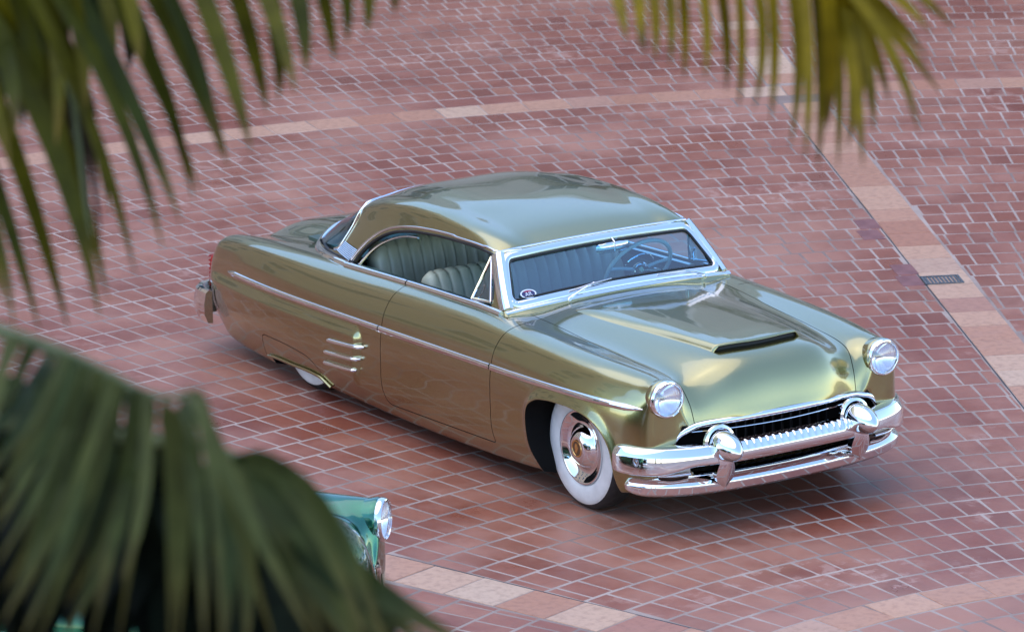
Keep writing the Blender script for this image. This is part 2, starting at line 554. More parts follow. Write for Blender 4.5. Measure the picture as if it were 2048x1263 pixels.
ZS = [
 [.765, .835, .862, .872, .88, .89, .90, .925, .944, .943, .937, .925],
 [.76, .83, .857, .868, .88, .89, .90, .92, .934, .932, .925, .911],
 [.705, .755, .80, .83, .86, .875, .893, .905, .895, .868, .846, .822],
 [.725, .775, .803, .825, .85, .868, .89, .908, .893, .875, .861, .848],
 [.74, .785, .806, .822, .842, .865, .888, .903, .893, .885, .878, .868],
 [.705, .752, .77, .78, .795, .815, .838, .858, .862, .857, .85, .842],
 [.62, .665, .69, .70, .71, .725, .745, .765, .775, .775, .77, .765],
 [.53, .545, .56, .575, .59, .605, .62, .64, .65, .665, .68, .69],
 [.40, .40, .40, .40, .40, .41, .42, .43, .44, .45, .46, .475],
 [.225, .195, .195, .195, .20, .20, .205, .22, .235, .26, .29, .315],
 [.125, .098, .092, .096, .10, .10, .105, .12, .14, .17, .20, .225],
 [.15, .125, .115, .115, .12, .12, .12, .13, .15, .18, .21, .235],
 [.15, .125, .115, .12, .12, .12, .12, .13, .15, .18, .21, .235]]
REAR = [   # from the end cap forward to x = -4
 [(-4.19,0,.50),(-4.19,.25,.50),(-4.19,.45,.50),(-4.19,.52,.51),(-4.195,.58,.52),(-4.20,.62,.51),(-4.22,.64,.48),(-4.235,.65,.45),(-4.24,.65,.41),(-4.23,.64,.36),(-4.20,.62,.33),(-4.19,.45,.33),(-4.19,0,.33)],
 [(-4.175,0,.63),(-4.175,.3,.625),(-4.165,.56,.60),(-4.165,.66,.635),(-4.17,.725,.66),(-4.185,.765,.64),(-4.21,.785,.585),(-4.228,.795,.515),(-4.238,.797,.41),(-4.215,.79,.29),(-4.15,.75,.225),(-4.13,.6,.22),(-4.13,0,.22)],
 [(-4.12,0,.71),(-4.12,.3,.703),(-4.11,.56,.655),(-4.105,.66,.69),(-4.11,.745,.712),(-4.125,.798,.682),(-4.15,.822,.608),(-4.172,.835,.525),(-4.18,.835,.40),(-4.15,.826,.25),(-4.09,.79,.17),(-4.07,.6,.18),(-4.07,0,.18)]]
FRONT = [
 [(.615,0,.908),(.61,.3,.893),(.585,.56,.80),(.575,.632,.832),(.60,.722,.864),(.60,.787,.838),(.59,.83,.765),(.58,.857,.69),(.57,.872,.485),(.56,.868,.335),(.55,.82,.25),(.55,.6,.25),(.55,0,.25)],
 [(.695,0,.860),(.688,.3,.842),(.640,.548,.738),(.632,.612,.795),(.675,.717,.862),(.675,.778,.838),(.668,.809,.765),(.66,.82,.69),(.65,.832,.49),(.64,.83,.35),(.62,.78,.27),(.62,.6,.26),(.62,0,.26)],
 [(.748,0,.775),(.74,.3,.757),(.672,.538,.675),(.66,.60,.74),(.698,.70,.845),(.698,.748,.825),(.697,.775,.765),(.692,.78,.70),(.685,.788,.50),(.67,.785,.36),(.65,.74,.28),(.65,.6,.28),(.65,0,.28)],
 [(.783,0,.665),(.772,.3,.650),(.692,.53,.605),(.682,.592,.655),(.703,.655,.735),(.703,.688,.74),(.703,.70,.72),(.702,.71,.67),(.70,.715,.50),(.69,.71,.38),(.67,.68,.30),(.67,.55,.30),(.67,0,.30)],
 [(.80,0,.610),(.787,.28,.597),(.708,.49,.56),(.70,.55,.57),(.704,.60,.60),(.704,.62,.60),(.704,.63,.58),(.704,.63,.55),(.703,.63,.48),(.70,.62,.42),(.68,.6,.36),(.68,.45,.36),(.68,0,.36)]]
rings = [np.array(q, float) for q in REAR]
for k in range(12): rings.append(np.array([(XS[k], YS[j][k], ZS[j][k]) for j in range(13)]))
rings += [np.array(q, float) for q in FRONT]
rings = np.array(rings)                                         # (20, 13, 3)
U = np.r_[0, np.cumsum(np.linalg.norm(np.diff(rings, axis=0), axis=2).mean(1))]
uq = np.concatenate([np.linspace(U[k], U[k+1], n, endpoint=False) for k, n in enumerate([6, 6, 7] + [22, 22, 22, 24, 44, 26, 26, 24, 42, 42, 34] + [14, 12, 12, 12, 8])] + [[U[-1]]])
G1 = np.stack([np.stack([pchip(U, rings[:, j, c], uq) for c in range(3)], 1) for j in range(13)], 1)   # (nu,13,3)
# light smoothing along the length, weaker at the ends
for _ in range(10):
    G2 = G1.copy(); G2[1:-1] = .25*G1[:-2] + .5*G1[1:-1] + .25*G1[2:]
    wgt = sstep(0, .25, uq-U[0]) * sstep(0, .22, U[-1]-uq)
    G1 = G1 + (G2-G1)*wgt[:, None, None]
SQ = np.concatenate([np.linspace(k, k+1, n, endpoint=False) for k, n in enumerate([6, 6, 4, 4, 8, 10, 14, 18, 20, 10, 3, 4])] + [[12]])
def across(P):
    e = np.vstack([P[1]*[1, -1, 1], P, P[-2]*[1, -1, 1]])
    d = np.r_[0, np.cumsum(np.maximum(np.linalg.norm(np.diff(e, axis=0), axis=1), 1e-3))]
    tq = np.interp(SQ+1, np.arange(len(e)), d)
    return np.stack([crom(d, e[:, c], tq) for c in range(3)], 1)
HB = np.stack([across(q) for q in G1])                           # half body (nu, ns, 3)
HB[:, 0, 1] = 0; HB[:, -1, 1] = 0

# details pressed into the sheet metal
ARCH = [(-.247, .10), (-.255, .186), (-.325, .36), (-.338, .46), (-.318, .535), (-.25, .585), (-.13, .612), (.0, .620), (.12, .619), (.25, .602), (.36, .555), (.43, .48), (.47, .38), (.48, .25), (.47, .10)]
arch = path(ARCH, 90)
def poly_dist(x, z, poly):
    a = poly[:-1]; b = poly[1:]; d = b-a
    px = x[..., None]-a[:, 0]; pz = z[..., None]-a[:, 1]
    t = np.clip((px*d[:, 0]+pz*d[:, 1])/(d**2).sum(1), 0, 1)
    return np.sqrt((px-t*d[:, 0])**2 + (pz-t*d[:, 1])**2).min(-1)
x_, y_, z_ = HB[..., 0], HB[..., 1], HB[..., 2]
side = sstep(.80, .86, y_) * (x_ < .62)
dst = poly_dist(x_, z_, arch)
HB[..., 1] += .020 * np.exp(-(dst/.032)**2) * side * (z_ > .15)
def trim_z(x): return .565 + .0358*(x+3.893)
top = trim_z(x_) - .048
front_edge = -2.135 + .22*np.clip(z_-.52, -.4, 0)
d1, d2, rc = top - z_, front_edge - x_, .085
dd = np.where((d1 < rc) & (d2 < rc), rc - np.hypot(rc-d1, rc-d2), np.minimum(d1, d2))
panel = sstep(-.008, .060, dd) * sstep(.17, .38, z_)
HB[..., 1] += .028 * panel * sstep(.82, .86, y_)
# hood: raised centre bulge that ends in a scoop mouth
def bulge_w(x): return .285 + .10*np.clip((.5-x)/1.2, 0, 1)
ab = np.abs(y_)
hoodtop = (z_ > .75) & (x_ > -.75)
bz = .0 * sstep(bulge_w(x_)+.02, bulge_w(x_)-.03, ab) * sstep(-.72, -.35, x_) * (x_ < .512)
HB[..., 2] += np.where(hoodtop, bz, 0)

def close_body(H):
    nu, ns, _ = H.shape
    M_ = ns-1
    ring = np.concatenate([H, H[:, -2:0:-1]*[1, -1, 1]], 1)      # full loop of 2*M_ points
    n = ring.shape[1]
    v = ring.reshape(-1, 3)
    fc = []
    for i in range(nu-1):
        for k in range(n):
            k2 = (k+1) % n
            fc.append((i*n+k, i*n+k2, (i+1)*n+k2, (i+1)*n+k))
    fc.append(tuple(range(n))); fc.append(tuple((nu-1)*n+k for k in range(n))[::-1])
    return fix(mesh('body_source', v, fc))
src = close_body(HB)
src_v = [v.co.copy() for v in src.vertices]
src_n = [v.normal.copy() for v in src.vertices]
src_f = [tuple(q.vertices) for q in src.polygons if len(q.vertices) == 4]
bvh = BVHTree.FromPolygons(src_v, src_f)

def on_side(x, z, sg=-1):
    h, n, i, d = bvh.ray_cast(Vector((x, sg*2, z)), Vector((0, -sg, 0)))
    return (h, n) if h else (Vector((x, sg*.9, z)), Vector((0, sg, 0)))
def on_top(x, y):
    h, n, i, d = bvh.ray_cast(Vector((x, y, 2)), Vector((0, 0, -1)))
    return (h, n) if h else (Vector((x, y, .8)), Vector((0, 0, 1)))
def on_front(y, z):
    h, n, i, d = bvh.ray_cast(Vector((2, y, z)), Vector((-1, 0, 0)))
    return (h, n) if h else (Vector((.7, y, z)), Vector((1, 0, 0)))

tmp_objs = []
def tmp(me, name='tool'):
    o = bpy.data.objects.new(name, me); C.objects.link(o); tmp_objs.append(o); return o
def tool(mb): return tmp(fix(mesh('tool', mb.v, mb.f)))
def boolean(me, cutters, op='DIFFERENCE', solver='EXACT'):
    o = tmp(me)
    for c in cutters:
        md = o.modifiers.new('b', 'BOOLEAN'); md.operation = op; md.object = c; md.solver = solver
    dg = bpy.context.evaluated_depsgraph_get()
    out = bpy.data.meshes.new_from_object(o.evaluated_get(dg))
    o.modifiers.clear()
    return out
def cleanup():
    for o in tmp_objs: bpy.data.objects.remove(o)
    tmp_objs.clear()

def finish(me, tree, fverts, verts, norms, tol=.0015):
    """outer skin keeps the smooth normals of the uncut surface; cut faces go to the second material"""
    me.materials.clear()
    vn = []; near = []
    for v in me.vertices:
        h, n, i, d = tree.find_nearest(v.co)
        if h is None or d > tol: vn.append(None); continue
        q = fverts[i]; acc = Vector((0, 0, 0))
        for k in q:
            acc += norms[k] / ((verts[k]-v.co).length + 1e-5)
        vn.append(acc.normalized())
    idx = np.zeros(len(me.polygons), int); ln = [(0, 0, 0)] * len(me.loops)
    for p_ in me.polygons:
        pn = p_.normal
        ok = all(vn[k] is not None and vn[k].dot(pn) > .55 for k in p_.vertices)
        if ok:
            h, n, i, d = tree.find_nearest(p_.center); ok = d is not None and d < .004
        if ok:
            for li in p_.loop_indices: ln[li] = vn[me.loops[li].vertex_index]
        else:
            idx[p_.index] = 1
            for li in p_.loop_indices: ln[li] = pn
    me.polygons.foreach_set('material_index', idx)
    me.polygons.foreach_set('use_smooth', [True]*len(me.polygons))
    me.normals_split_custom_set(ln)
    return me

def offset_poly(poly, d):
    """shrink (d>0) a counter-clockwise or clockwise 2D outline"""
    p_ = np.asarray(poly, float); n = len(p_)
    area = .5*np.sum(p_[:, 0]*np.roll(p_[:, 1], -1) - np.roll(p_[:, 0], -1)*p_[:, 1])
    s = 1 if area > 0 else -1
    t = np.roll(p_, -1, 0) - np.roll(p_, 1, 0); t /= np.linalg.norm(t, axis=1)[:, None] + 1e-9
    return p_ + s*d*np.stack([-t[:, 1], t[:, 0]], 1)

def rounded(poly, rad, n=6):
    """polygon with rounded corners"""
    out = []; p_ = [np.array(q, float) for q in poly]; L = len(p_)
    rads = rad if isinstance(rad, (list, tuple)) else [rad]*L
    for i in range(L):
        a, b, c = p_[i-1], p_[i], p_[(i+1) % L]
        if rads[i] <= 0: out.append(tuple(b)); continue
        d1 = (a-b)/np.linalg.norm(a-b); d2 = (c-b)/np.linalg.norm(c-b)
        rr = min(rads[i], .45*np.linalg.norm(a-b), .45*np.linalg.norm(c-b))
        s, e = b+d1*rr, b+d2*rr
        for k in range(n+1):
            t = k/n; out.append(tuple((1-t)**2*s + 2*t*(1-t)*b + t*t*e))
    return out

# ---- cutters
DOOR = rounded([(-1.868, 1.05), (-1.925, .66), (-1.942, .30), (-1.90, .178), (-.700, .226), (-.728, .34), (-.722, .67), (-.690, .82), (-.60, 1.05)],
               [0, .2, .1, .12, .03, .1, .2, .15, 0])
SKIRT = rounded([(-3.42, .0), (-3.415, .19), (-3.375, .285), (-3.05, .293), (-2.78, .275), (-2.665, .20), (-2.61, .0)], [0, .05, .10, .3, .12, .05, 0])
hood_side = path([(-.80, .632), (-.30, .617), (.2, .600), (.5, .578), (.60, .560), (.66, .545), (.70, .533), (.80, .53), (1.1, .53)], 40)
cowl = [(-.80, y) for y in (-.632, .632)]
HOOD = [tuple(q) for q in hood_side] + [(q[0], -q[1]) for q in hood_side[::-1]]
DECK = rounded([(-4.4, -.50), (-4.0, -.535), (-3.52, -.50), (-3.52, .50), (-4.0, .535), (-4.4, .50)], [0, .2, .12, .12, .2, 0])

body_cut = []
body_cut.append(tool(MB().box((-2.96, -.70, .26), (-.99, .70, 1.3))))                    # cabin
body_cut.append(tool(MB().box((-3.46, -.56, .79), (-2.90, .56, 1.3))))                    # shelf under the back glass
for sg in (-1, 1):
    ya, yb = (-1.3, -.50) if sg < 0 else (.50, 1.3)
    body_cut.append(tool(MB().prism([tuple(q) for q in arch] + [(.47, -.2), (-.247, -.2)], 'y', ya, yb)))
    body_cut.append(tool(MB().lathe([(.40, -.17), (.40, .17)], (-3.0, sg*.715, .33), (0, 1, 0), 40)))
    ya, yb = (-1.3, -.55) if sg < 0 else (.55, 1.3)
    body_cut.append(tool(MB().prism([(-3.345, -.2), (-3.33, .140), (-2.715, .158), (-2.59, .06), (-2.55, -.2)], 'y', ya, yb)))
GRILLE = rounded([(-.66, .30), (-.70, .46), (-.64, .555), (-.50, .592), (-.25, .607), (0, .612), (.25, .607), (.50, .592), (.64, .555), (.70, .46), (.66, .30)],
                 [.03, .05, .06, .1, .2, .2, .2, .1, .06, .05, .03])
body_cut.append(tool(MB().prism(GRILLE, 'x', .42, 1.3)))
for sg in (-1, 1): body_cut.append(tool(MB().lathe([(.095, 0), (.095, .5)], (.625, sg*.713, .764), (1, 0, .02), 40)))
b1 = boolean(src.copy(), body_cut)

door_t, door_g, skirt_t, skirt_g = [], [], [], []
for sg in (-1, 1):
    ya, yb = (-1.3, -.69) if sg < 0 else (.69, 1.3)
    door_g.append(tool(MB().prism(DOOR, 'y', ya, yb))); door_t.append(tool(MB().prism([tuple(q) for q in offset_poly(DOOR, .0055)], 'y', ya, yb)))
    ya, yb = (-1.3, -.78) if sg < 0 else (.78, 1.3)
    skirt_g.append(tool(MB().prism(SKIRT, 'y', ya, yb))); skirt_t.append(tool(MB().prism([tuple(q) for q in offset_poly(SKIRT, .005)], 'y', ya, yb)))
hood_g = tool(MB().prism(HOOD, 'z', .52, 1.4)); hood_t = tool(MB().prism([tuple(q) for q in offset_poly(HOOD, .0045)], 'z', .525, 1.4))
deck_g = tool(MB().prism(DECK, 'z', .50, 1.4)); deck_t = tool(MB().prism([tuple(q) for q in offset_poly(DECK, .004)], 'z', .505, 1.4))

SK = (bvh, src_f, src_v, src_n)
PM = [M['paint'], M['under']]
car = empty('custom_coupe')
tag(car, 'gold-green metallic chopped two-door custom car with chrome bumpers and whitewall tyres', 'car', None)
shell = boolean(b1, door_g + skirt_g + [hood_g, deck_g])
o = link('body', finish(shell, *SK), PM, car)
for k in (0, 1):
    d = finish(boolean(b1.copy(), [door_t[k]], 'INTERSECT'), *SK); link('door', d, PM, car)
    d = finish(boolean(b1.copy(), [skirt_t[k]], 'INTERSECT'), *SK); link('fender_skirt', d, PM, car)
hood = link('hood', finish(boolean(b1.copy(), [hood_t], 'INTERSECT'), *SK), PM, car)
deck = link('trunk_lid', finish(boolean(b1.copy(), [deck_t], 'INTERSECT'), *SK), PM, car)
cleanup()

# ---- greenhouse
GX = [-.79, -.857, -.98, -1.098, -1.13, -1.25, -1.5, -1.8, -2.1, -2.4, -2.65, -2.85, -3.05, -3.25, -3.40, -3.56]
GC = [.90, .958, 1.082, 1.200, 1.222, 1.272, 1.312, 1.331, 1.330, 1.298, 1.237, 1.165, 1.085, .995, .925, .845]
# per station: belt y,z ; lower side ; rail ; roof shoulder ; crown
GB = [(.79,.86),(.775,.865),(.768,.87),(.765,.87),(.764,.87),(.763,.865),(.762,.858),(.76,.848),(.757,.838),(.75,.825),(.735,.81),(.715,.80),(.68,.785),(.62,.775),(.54,.765),(.42,.755)]
GR_ = [(.765,.875),(.745,.922),(.695,1.058),(.648,1.178),(.646,1.190),(.648,1.200),(.652,1.206),(.652,1.200),(.648,1.178),(.638,1.128),(.622,1.065),(.60,1.00),(.566,.935),(.51,.88),(.44,.845),(.33,.805)]
GS = [(.70,.882),(.70,.934),(.655,1.068),(.612,1.188),(.612,1.208),(.612,1.238),(.612,1.262),(.612,1.266),(.609,1.254),(.598,1.216),(.578,1.158),(.545,1.09),(.495,1.005),(.44,.935),(.37,.88),(.27,.82)]
GT = [(.40,.893),(.42,.948),(.40,1.076),(.39,1.195),(.40,1.216),(.42,1.258),(.43,1.290),(.44,1.309),(.435,1.306),(.425,1.272),(.40,1.212),(.365,1.135),(.335,1.06),(.295,.975),(.25,.91),(.18,.835)]
gr = []
for k, x in enumerate(GX):
    b_, r_, s_, t_ = GB[k], GR_[k], GS[k], GT[k]
    mid = ((b_[0]*.5+r_[0]*.5) + .008, b_[1]*.5+r_[1]*.5)
    gr.append([(x, 0, GC[k]), (x, t_[0], t_[1]), (x, s_[0], s_[1]), (x, r_[0], r_[1]), (x, mid[0], mid[1]), (x, b_[0], b_[1])])
gr = np.array(gr)
for k, q in ((0, .03), (1, .02), (2, .012), (3, .006)):          # a little plan curve on the windshield
    gr[k, 0, 0] += q; gr[k, 1, 0] += q*.75
GU = np.r_[0, np.cumsum(np.linalg.norm(np.diff(gr[:, 0], axis=0), axis=1))]
guq = np.concatenate([np.linspace(GU[k], GU[k+1], n, endpoint=False) for k, n in enumerate([4, 8, 8, 4, 8, 10, 12, 12, 12, 12, 10, 10, 10, 8, 8])] + [[GU[-1]]])
GG = np.stack([np.stack([pchip(GU, gr[:, j, c], guq) for c in range(3)], 1) for j in range(6)], 1)
for _ in range(6):
    G2 = GG.copy(); G2[1:-1] = .25*GG[:-2]+.5*GG[1:-1]+.25*GG[2:]
    wgt = sstep(GU[4]-.005, GU[4]+.10, guq)
    GG = GG + (G2-GG)*wgt[:, None, None]
GSQ = np.concatenate([np.linspace(k, k+1, n, endpoint=False) for k, n in enumerate([8, 8, 7, 6, 5])] + [[5]])
def across_g(P):
    e = np.vstack([P[1]*[1, -1, 1], P])
    d = np.r_[0, np.cumsum(np.maximum(np.linalg.norm(np.diff(e, axis=0), axis=1), 1e-3))]
    tq = np.interp(GSQ+1, np.arange(len(e)), d)
    return np.stack([crom(d, e[:, c], tq) for c in range(3)], 1)
HG = np.stack([across_g(q) for q in GG]); HG[:, 0, 1] = 0
full = np.concatenate([HG[:, :0:-1]*[1, -1, 1], HG], 1)           # right belt ... centre ... left belt
nu, nn_ = full.shape[:2]
def grid_faces(a, b, off=0): return [(off+i*b+k, off+i*b+k+1, off+(i+1)*b+k+1, off+(i+1)*b+k) for i in range(a-1) for k in range(b-1)]
gsrc = mesh('roof_source', full.reshape(-1, 3), grid_faces(nu, nn_))
gn = np.array([v.normal[:] for v in gsrc.vertices])
if gn[(nu//2)*nn_ + nn_//2][2] < 0: gn = -gn
gv = full.reshape(-1, 3)
inner = gv - gn*.024
n_ = len(gv)
fc = grid_faces(nu, nn_) + [q[::-1] for q in grid_faces(nu, nn_, n_)]
loop = [k for k in range(nn_)] + [i*nn_+nn_-1 for i in range(1, nu)] + [(nu-1)*nn_+k for k in range(nn_-2, -1, -1)] + [i*nn_ for i in range(nu-2, 0, -1)]
for a, b in zip(loop, loop[1:]+loop[:1]): fc.append((b, a, n_+a, n_+b))
gsolid = fix(mesh('roof_solid', np.vstack([gv, inner]), fc))
g_v = [Vector(q) for q in gv]; g_n = [Vector(q) for q in gn]; g_f = grid_faces(nu, nn_)
gbvh = BVHTree.FromPolygons(g_v, g_f)
def roof_side(x, z, sg=-1):
    h, n, i, d = gbvh.ray_cast(Vector((x, sg*2, z)), Vector((0, -sg, 0)))
    if h is None: return Vector((x, sg*.66, z)), Vector((0, sg, 0))
    return h, (n if n.y*sg > 0 else -n)
def roof_front(y, z):
    h, n, i, d = gbvh.ray_cast(Vector((2, y, z)), Vector((-1, 0, 0)))
    if h is None: return Vector((-.9, y, z)), Vector((.7, 0, .7))
    return h, (n if n.x > 0 else -n)

SIDEWIN = [(-1.012, .80), (-1.012, .955), (-1.108, 1.172), (-1.20, 1.184), (-1.50, 1.186), (-1.80, 1.168), (-2.06, 1.135), (-2.26, 1.085), (-2.42, 1.01), (-2.54, .915), (-2.60, .84), (-2.62, .78)]
sw = [tuple(q) for q in path(SIDEWIN[1:], 60)]
WS = rounded([(-.690, .965), (-.35, .983), (0, .990), (.35, .983), (.690, .965), (.608, 1.160), (.3, 1.172), (0, 1.176), (-.3, 1.172), (-.608, 1.160)],
             [.04, .2, .2, .2, .04, .04, .2, .2, .2, .04])
BACK = [(-2.800, 1.40), (-2.800, 1.165), (-2.752, 1.115), (-2.772, 1.04), (-2.800, .96), (-2.835, .89), (-2.90, .855), (-3.05, .835), (-3.30, .82), (-3.40, .81), (-3.46, .80), (-3.46, .70), (-3.9, .70), (-3.9, 1.40)]
cut = [tool(MB().prism(sw + [(-2.62, .5), (-1.012, .5)], 'y', -1.2, 1.2)),
       tool(MB().prism(WS, 'x', -1.20, -.5)),
       tool(MB().prism(BACK, 'y', -1.2, 1.2))]
roof = finish(boolean(gsolid, cut), gbvh, g_f, g_v, g_n)
cleanup()
ro = link('roof', roof, PM, car)

def sheet(name, i0, i1, k0, k1, off, mt, parent):
    idx = [(i, k) for i in range(i0, i1) for k in range(k0, k1)]
    v = [gv[i*nn_+k] - gn[i*nn_+k]*off for i, k in idx]
    w_ = k1-k0
    me = mesh(name, v, grid_faces(i1-i0, w_))
    return link(name, me, mt, parent)
iw0 = next(i for i in range(nu) if full[i, nn_//2, 0] < -.86+.02); iw1 = next(i for i in range(nu) if full[i, nn_//2, 0] < -1.10)
kc = nn_//2
windshield = sheet('windshield', max(0, iw0-2), iw1+1, kc-15, kc+16, .010, M['glass'], car)
ib = next(i for i in range(nu) if full[i, nn_//2, 0] < -2.58)
backglass = sheet('rear_window', ib, nu, 5, nn_-5, .010, M['glass'], car)

# headliner under the roof skin
i0_, i1_ = next(i for i in range(nu) if full[i, kc, 0] < -1.16), ib
sheet('headliner', i0_, i1_, 14, nn_-14, .030, M['vinyl_dark'], car)
# ------------------------------------------------------------------ chrome, lamps, glass trim
CH = M['chrome']
def half_round(w_, h_, n=7, base=-.004):
    return [(-w_/2, base)] + [(-w_/2*math.cos(math.pi*k/(n-1)), h_*math.sin(math.pi*k/(n-1))**.8) for k in range(n)] + [(w_/2, base)]
def strip(name, pn, prof, mt, parent, scale=None, closed=False):
    return MB().sweep([q[0] for q in pn], [q[1] for q in pn], prof, closed, scale).build(name, mt, parent, ang=50)

for sg in (-1, 1):
    # spear along the flank, in three lengths with gaps at the door edges
    for a, b, t0, t1 in ((-3.893, -1.948, 1, 0), (-1.938, -.728, 0, 0), (-.716, .640, 0, 1)):
        xs = np.linspace(a, b, 60)
        pn = [on_side(x, trim_z(x)-.013, sg) for x in xs]
        sc = [max(.12, min(1, (1 if not t0 else ((x-a)/.10)**.6 + .05), (1 if not t1 else ((b-x)/.12)**.6 + .05))) for x in xs]
        prof = [(-.0195, -.004), (-.0195, .005), (-.014, .013), (-.004, .017), (-.0015, .012), (.0015, .012), (.004, .017), (.014, .013), (.0195, .005), (.0195, -.004)]
        strip('side_trim', pn, prof, CH, car, sc)
    # three chrome teeth on the rear quarter scoop
    for (xa, za, xb, zb) in ((-2.500, .443, -2.112, .474), (-2.545, .362, -2.158, .392), (-2.575, .289, -2.198, .317)):
        n = 26; pn = []; sc = []
        for k in range(n):
            t = k/(n-1); x = xa+(xb-xa)*t; z = za+(zb-za)*t
            h, nr = on_side(x, z, sg)
            if t > .72: h = Vector((h.x, on_side(xa+(xb-xa)*.72, z, sg)[0].y + (on_side(xb, z, sg)[0].y - on_side(xa+(xb-xa)*.72, z, sg)[0].y)*((t-.72)/.28)**2, h.z))
            pn.append((h, Vector((0, sg, 0)))); sc.append(min(1, .35+t*9, .4+(1-t)*14))
        strip('chrome_tooth', pn, half_round(.028, .024), CH, car, sc)
    # rolled lip below the skirt
    lip = path([(-3.37, .138), (-3.30, .148), (-3.05, .157), (-2.76, .164), (-2.69, .158), (-2.60, .115)], 40)
    pn = []
    for x, z in lip:
        h, nr = on_side(x, max(z+.02, .13), sg); pn.append((Vector((x, h.y+sg*.002, z)), Vector((0, sg, .1))))
    strip('skirt_lip', pn, [(.009*math.cos(2*math.pi*k/10), .009*math.sin(2*math.pi*k/10)) for k in range(10)], M['paint'], car)
    # belt moulding
    for a, b in ((-.885, -1.90), (-1.912, -2.62)):
        xs = np.linspace(a, b, 30)
        pn = [(on_top(x, sg*.7585)[0], Vector((0, sg*.55, .83))) for x in xs]
        strip('belt_moulding', pn, [(-.021, -.012), (-.021, .012), (-.014, .020), (.004, .0215), (.016, .016), (.022, .004), (.022, -.012)], CH, car)
    # drip rail over the side glass, with a dark weatherstrip inside it
    rail = [q for q in sw]
    rr = [roof_side(x, z+.016 if z < 1.19 else z+.012, sg) for x, z in path([(-1.09, 1.176), (-1.20, 1.188), (-1.50, 1.191), (-1.80, 1.176), (-2.06, 1.144), (-2.27, 1.094), (-2.43, 1.020), (-2.555, .925), (-2.625, .842)], 60)]
    strip('drip_rail', rr, half_round(.016, .009), CH, car)
    rr2 = [(roof_side(x, z, sg)[0]-Vector((0, sg*.006, 0)), roof_side(x, z, sg)[1]) for x, z in sw]
    strip('weatherstrip', rr2, half_round(.016, .010, base=-.012), M['black'], car)
    rr3 = [(roof_side(x+.018, z-.020, sg)[0]-Vector((0, sg*.008, 0)), roof_side(x, z, sg)[1]) for x, z in path([(-1.95, 1.142), (-2.06, 1.128), (-2.25, 1.073), (-2.40, .998), (-2.51, .91), (-2.57, .845)], 30)]
    strip('window_channel', rr3, half_round(.010, .008, base=-.008), CH, car)
    # windshield pillar
    pil = [roof_side(-1.105+.010, 1.186, sg)[0]]
    pp = [((-.872, .742, .928)), ((-.935, .722, .998)), ((-.995, .699, 1.065)), ((-1.05, .676, 1.127)), ((-1.108, .650, 1.190))]
    pn = [(Vector((x, sg*y, z)), Vector((.35, sg, .35))) for x, y, z in path(pp, 20)]
    strip('windshield_pillar', pn, [(-.040, -.020), (-.040, .003), (-.024, .012), (.014, .013), (.034, .005), (.040, -.020)], CH, car)
    # swivelling quarter light
    vt = MB()
    A_, B_, C_ = Vector((-1.232, sg*.742, .920)), Vector((-1.135, sg*.664, 1.172)), Vector((-1.020, sg*.748, .945))
    vt.tube([A_, A_.lerp(B_, .5), B_], .0095, 8); vt.tube([A_, A_.lerp(C_, .5), C_], .008, 8); vt.tube([C_, C_.lerp(B_, .5), B_], .008, 8)
    vf = vt.build('quarter_light', CH, car)
    link('pane', mesh('pane', [A_, B_, C_], [(0, 1, 2)]), M['glass'], vf)
    MB().tube([A_.lerp(C_, .25)+Vector((0, -sg*.01, .005)), A_.lerp(C_, .3)+Vector((.01, -sg*.03, .05)), A_.lerp(C_, .3)+Vector((.03, -sg*.03, .085))], .006, 6).build('catch', CH, vf)
    # ribbed plate low on the rear pillar
    quad = [(-2.565, .925), (-2.790, .930), (-2.852, .862), (-2.640, .845)]
    v = []; fcs = []
    for i in range(7):
        for k in range(7):
            s_, t_ = i/6, k/6
            x = (quad[0][0]*(1-s_)+quad[1][0]*s_)*(1-t_) + (quad[3][0]*(1-s_)+quad[2][0]*s_)*t_
            z = (quad[0][1]*(1-s_)+quad[1][1]*s_)*(1-t_) + (quad[3][1]*(1-s_)+quad[2][1]*s_)*t_
            h, nr = roof_side(x, z, sg); v.append(h+nr*.004)
    pl_ = link('pillar_plate', fix(mesh('pillar_plate', v, grid_faces(7, 7))), M['black'], car)
    for k in range(8):
        t_ = (k+.5)/8; pts = []
        for i in range(6):
            s_ = .03+.94*i/5
            x = (quad[0][0]*(1-s_)+quad[1][0]*s_)*(1-t_) + (quad[3][0]*(1-s_)+quad[2][0]*s_)*t_
            z = (quad[0][1]*(1-s_)+quad[1][1]*s_)*(1-t_) + (quad[3][1]*(1-s_)+quad[2][1]*s_)*t_
            h, nr = roof_side(x, z, sg); pts.append(h+nr*.006)
        MB().tube(pts, .0042, 6).build('rib', CH, pl_)

# windshield surround
pn = [roof_front(y, z) for y, z in offset_poly(WS, -.017)]
strip('windshield_frame', pn, [(-.022, -.006), (-.022, .004), (-.014, .010), (.012, .010), (.020, .004), (.020, -.006)], CH, car, closed=True)
pn = [roof_front(y, z) for y, z in offset_poly(WS, .006)]
strip('windshield_gasket', pn, half_round(.011, .005, base=-.012), M['black'], car, closed=True)
# header moulding along the roof edge
hd = []
for y in np.linspace(-.635, .635, 30):
    z = 1.196 + .014*(1-(y/.635)**2); hd.append((Vector((-1.115+.012*(1-(y/.64)**2), y, z)), Vector((.6, 0, .8))))
strip('header_moulding', hd, half_round(.013, .009), CH, car)
cw = []
for y in np.linspace(-.755, .755, 40):
    cw.append((Vector((-.845+.026*(1-(y/.76)**2), y, .914+.032*(1-(y/.76)**2)+.006)), Vector((.5, 0, .86))))
strip('cowl_moulding', cw, [(-.013, -.02), (-.013, .002), (-.005, .006), (.008, .006), (.014, .002), (.014, -.02)], CH, car)

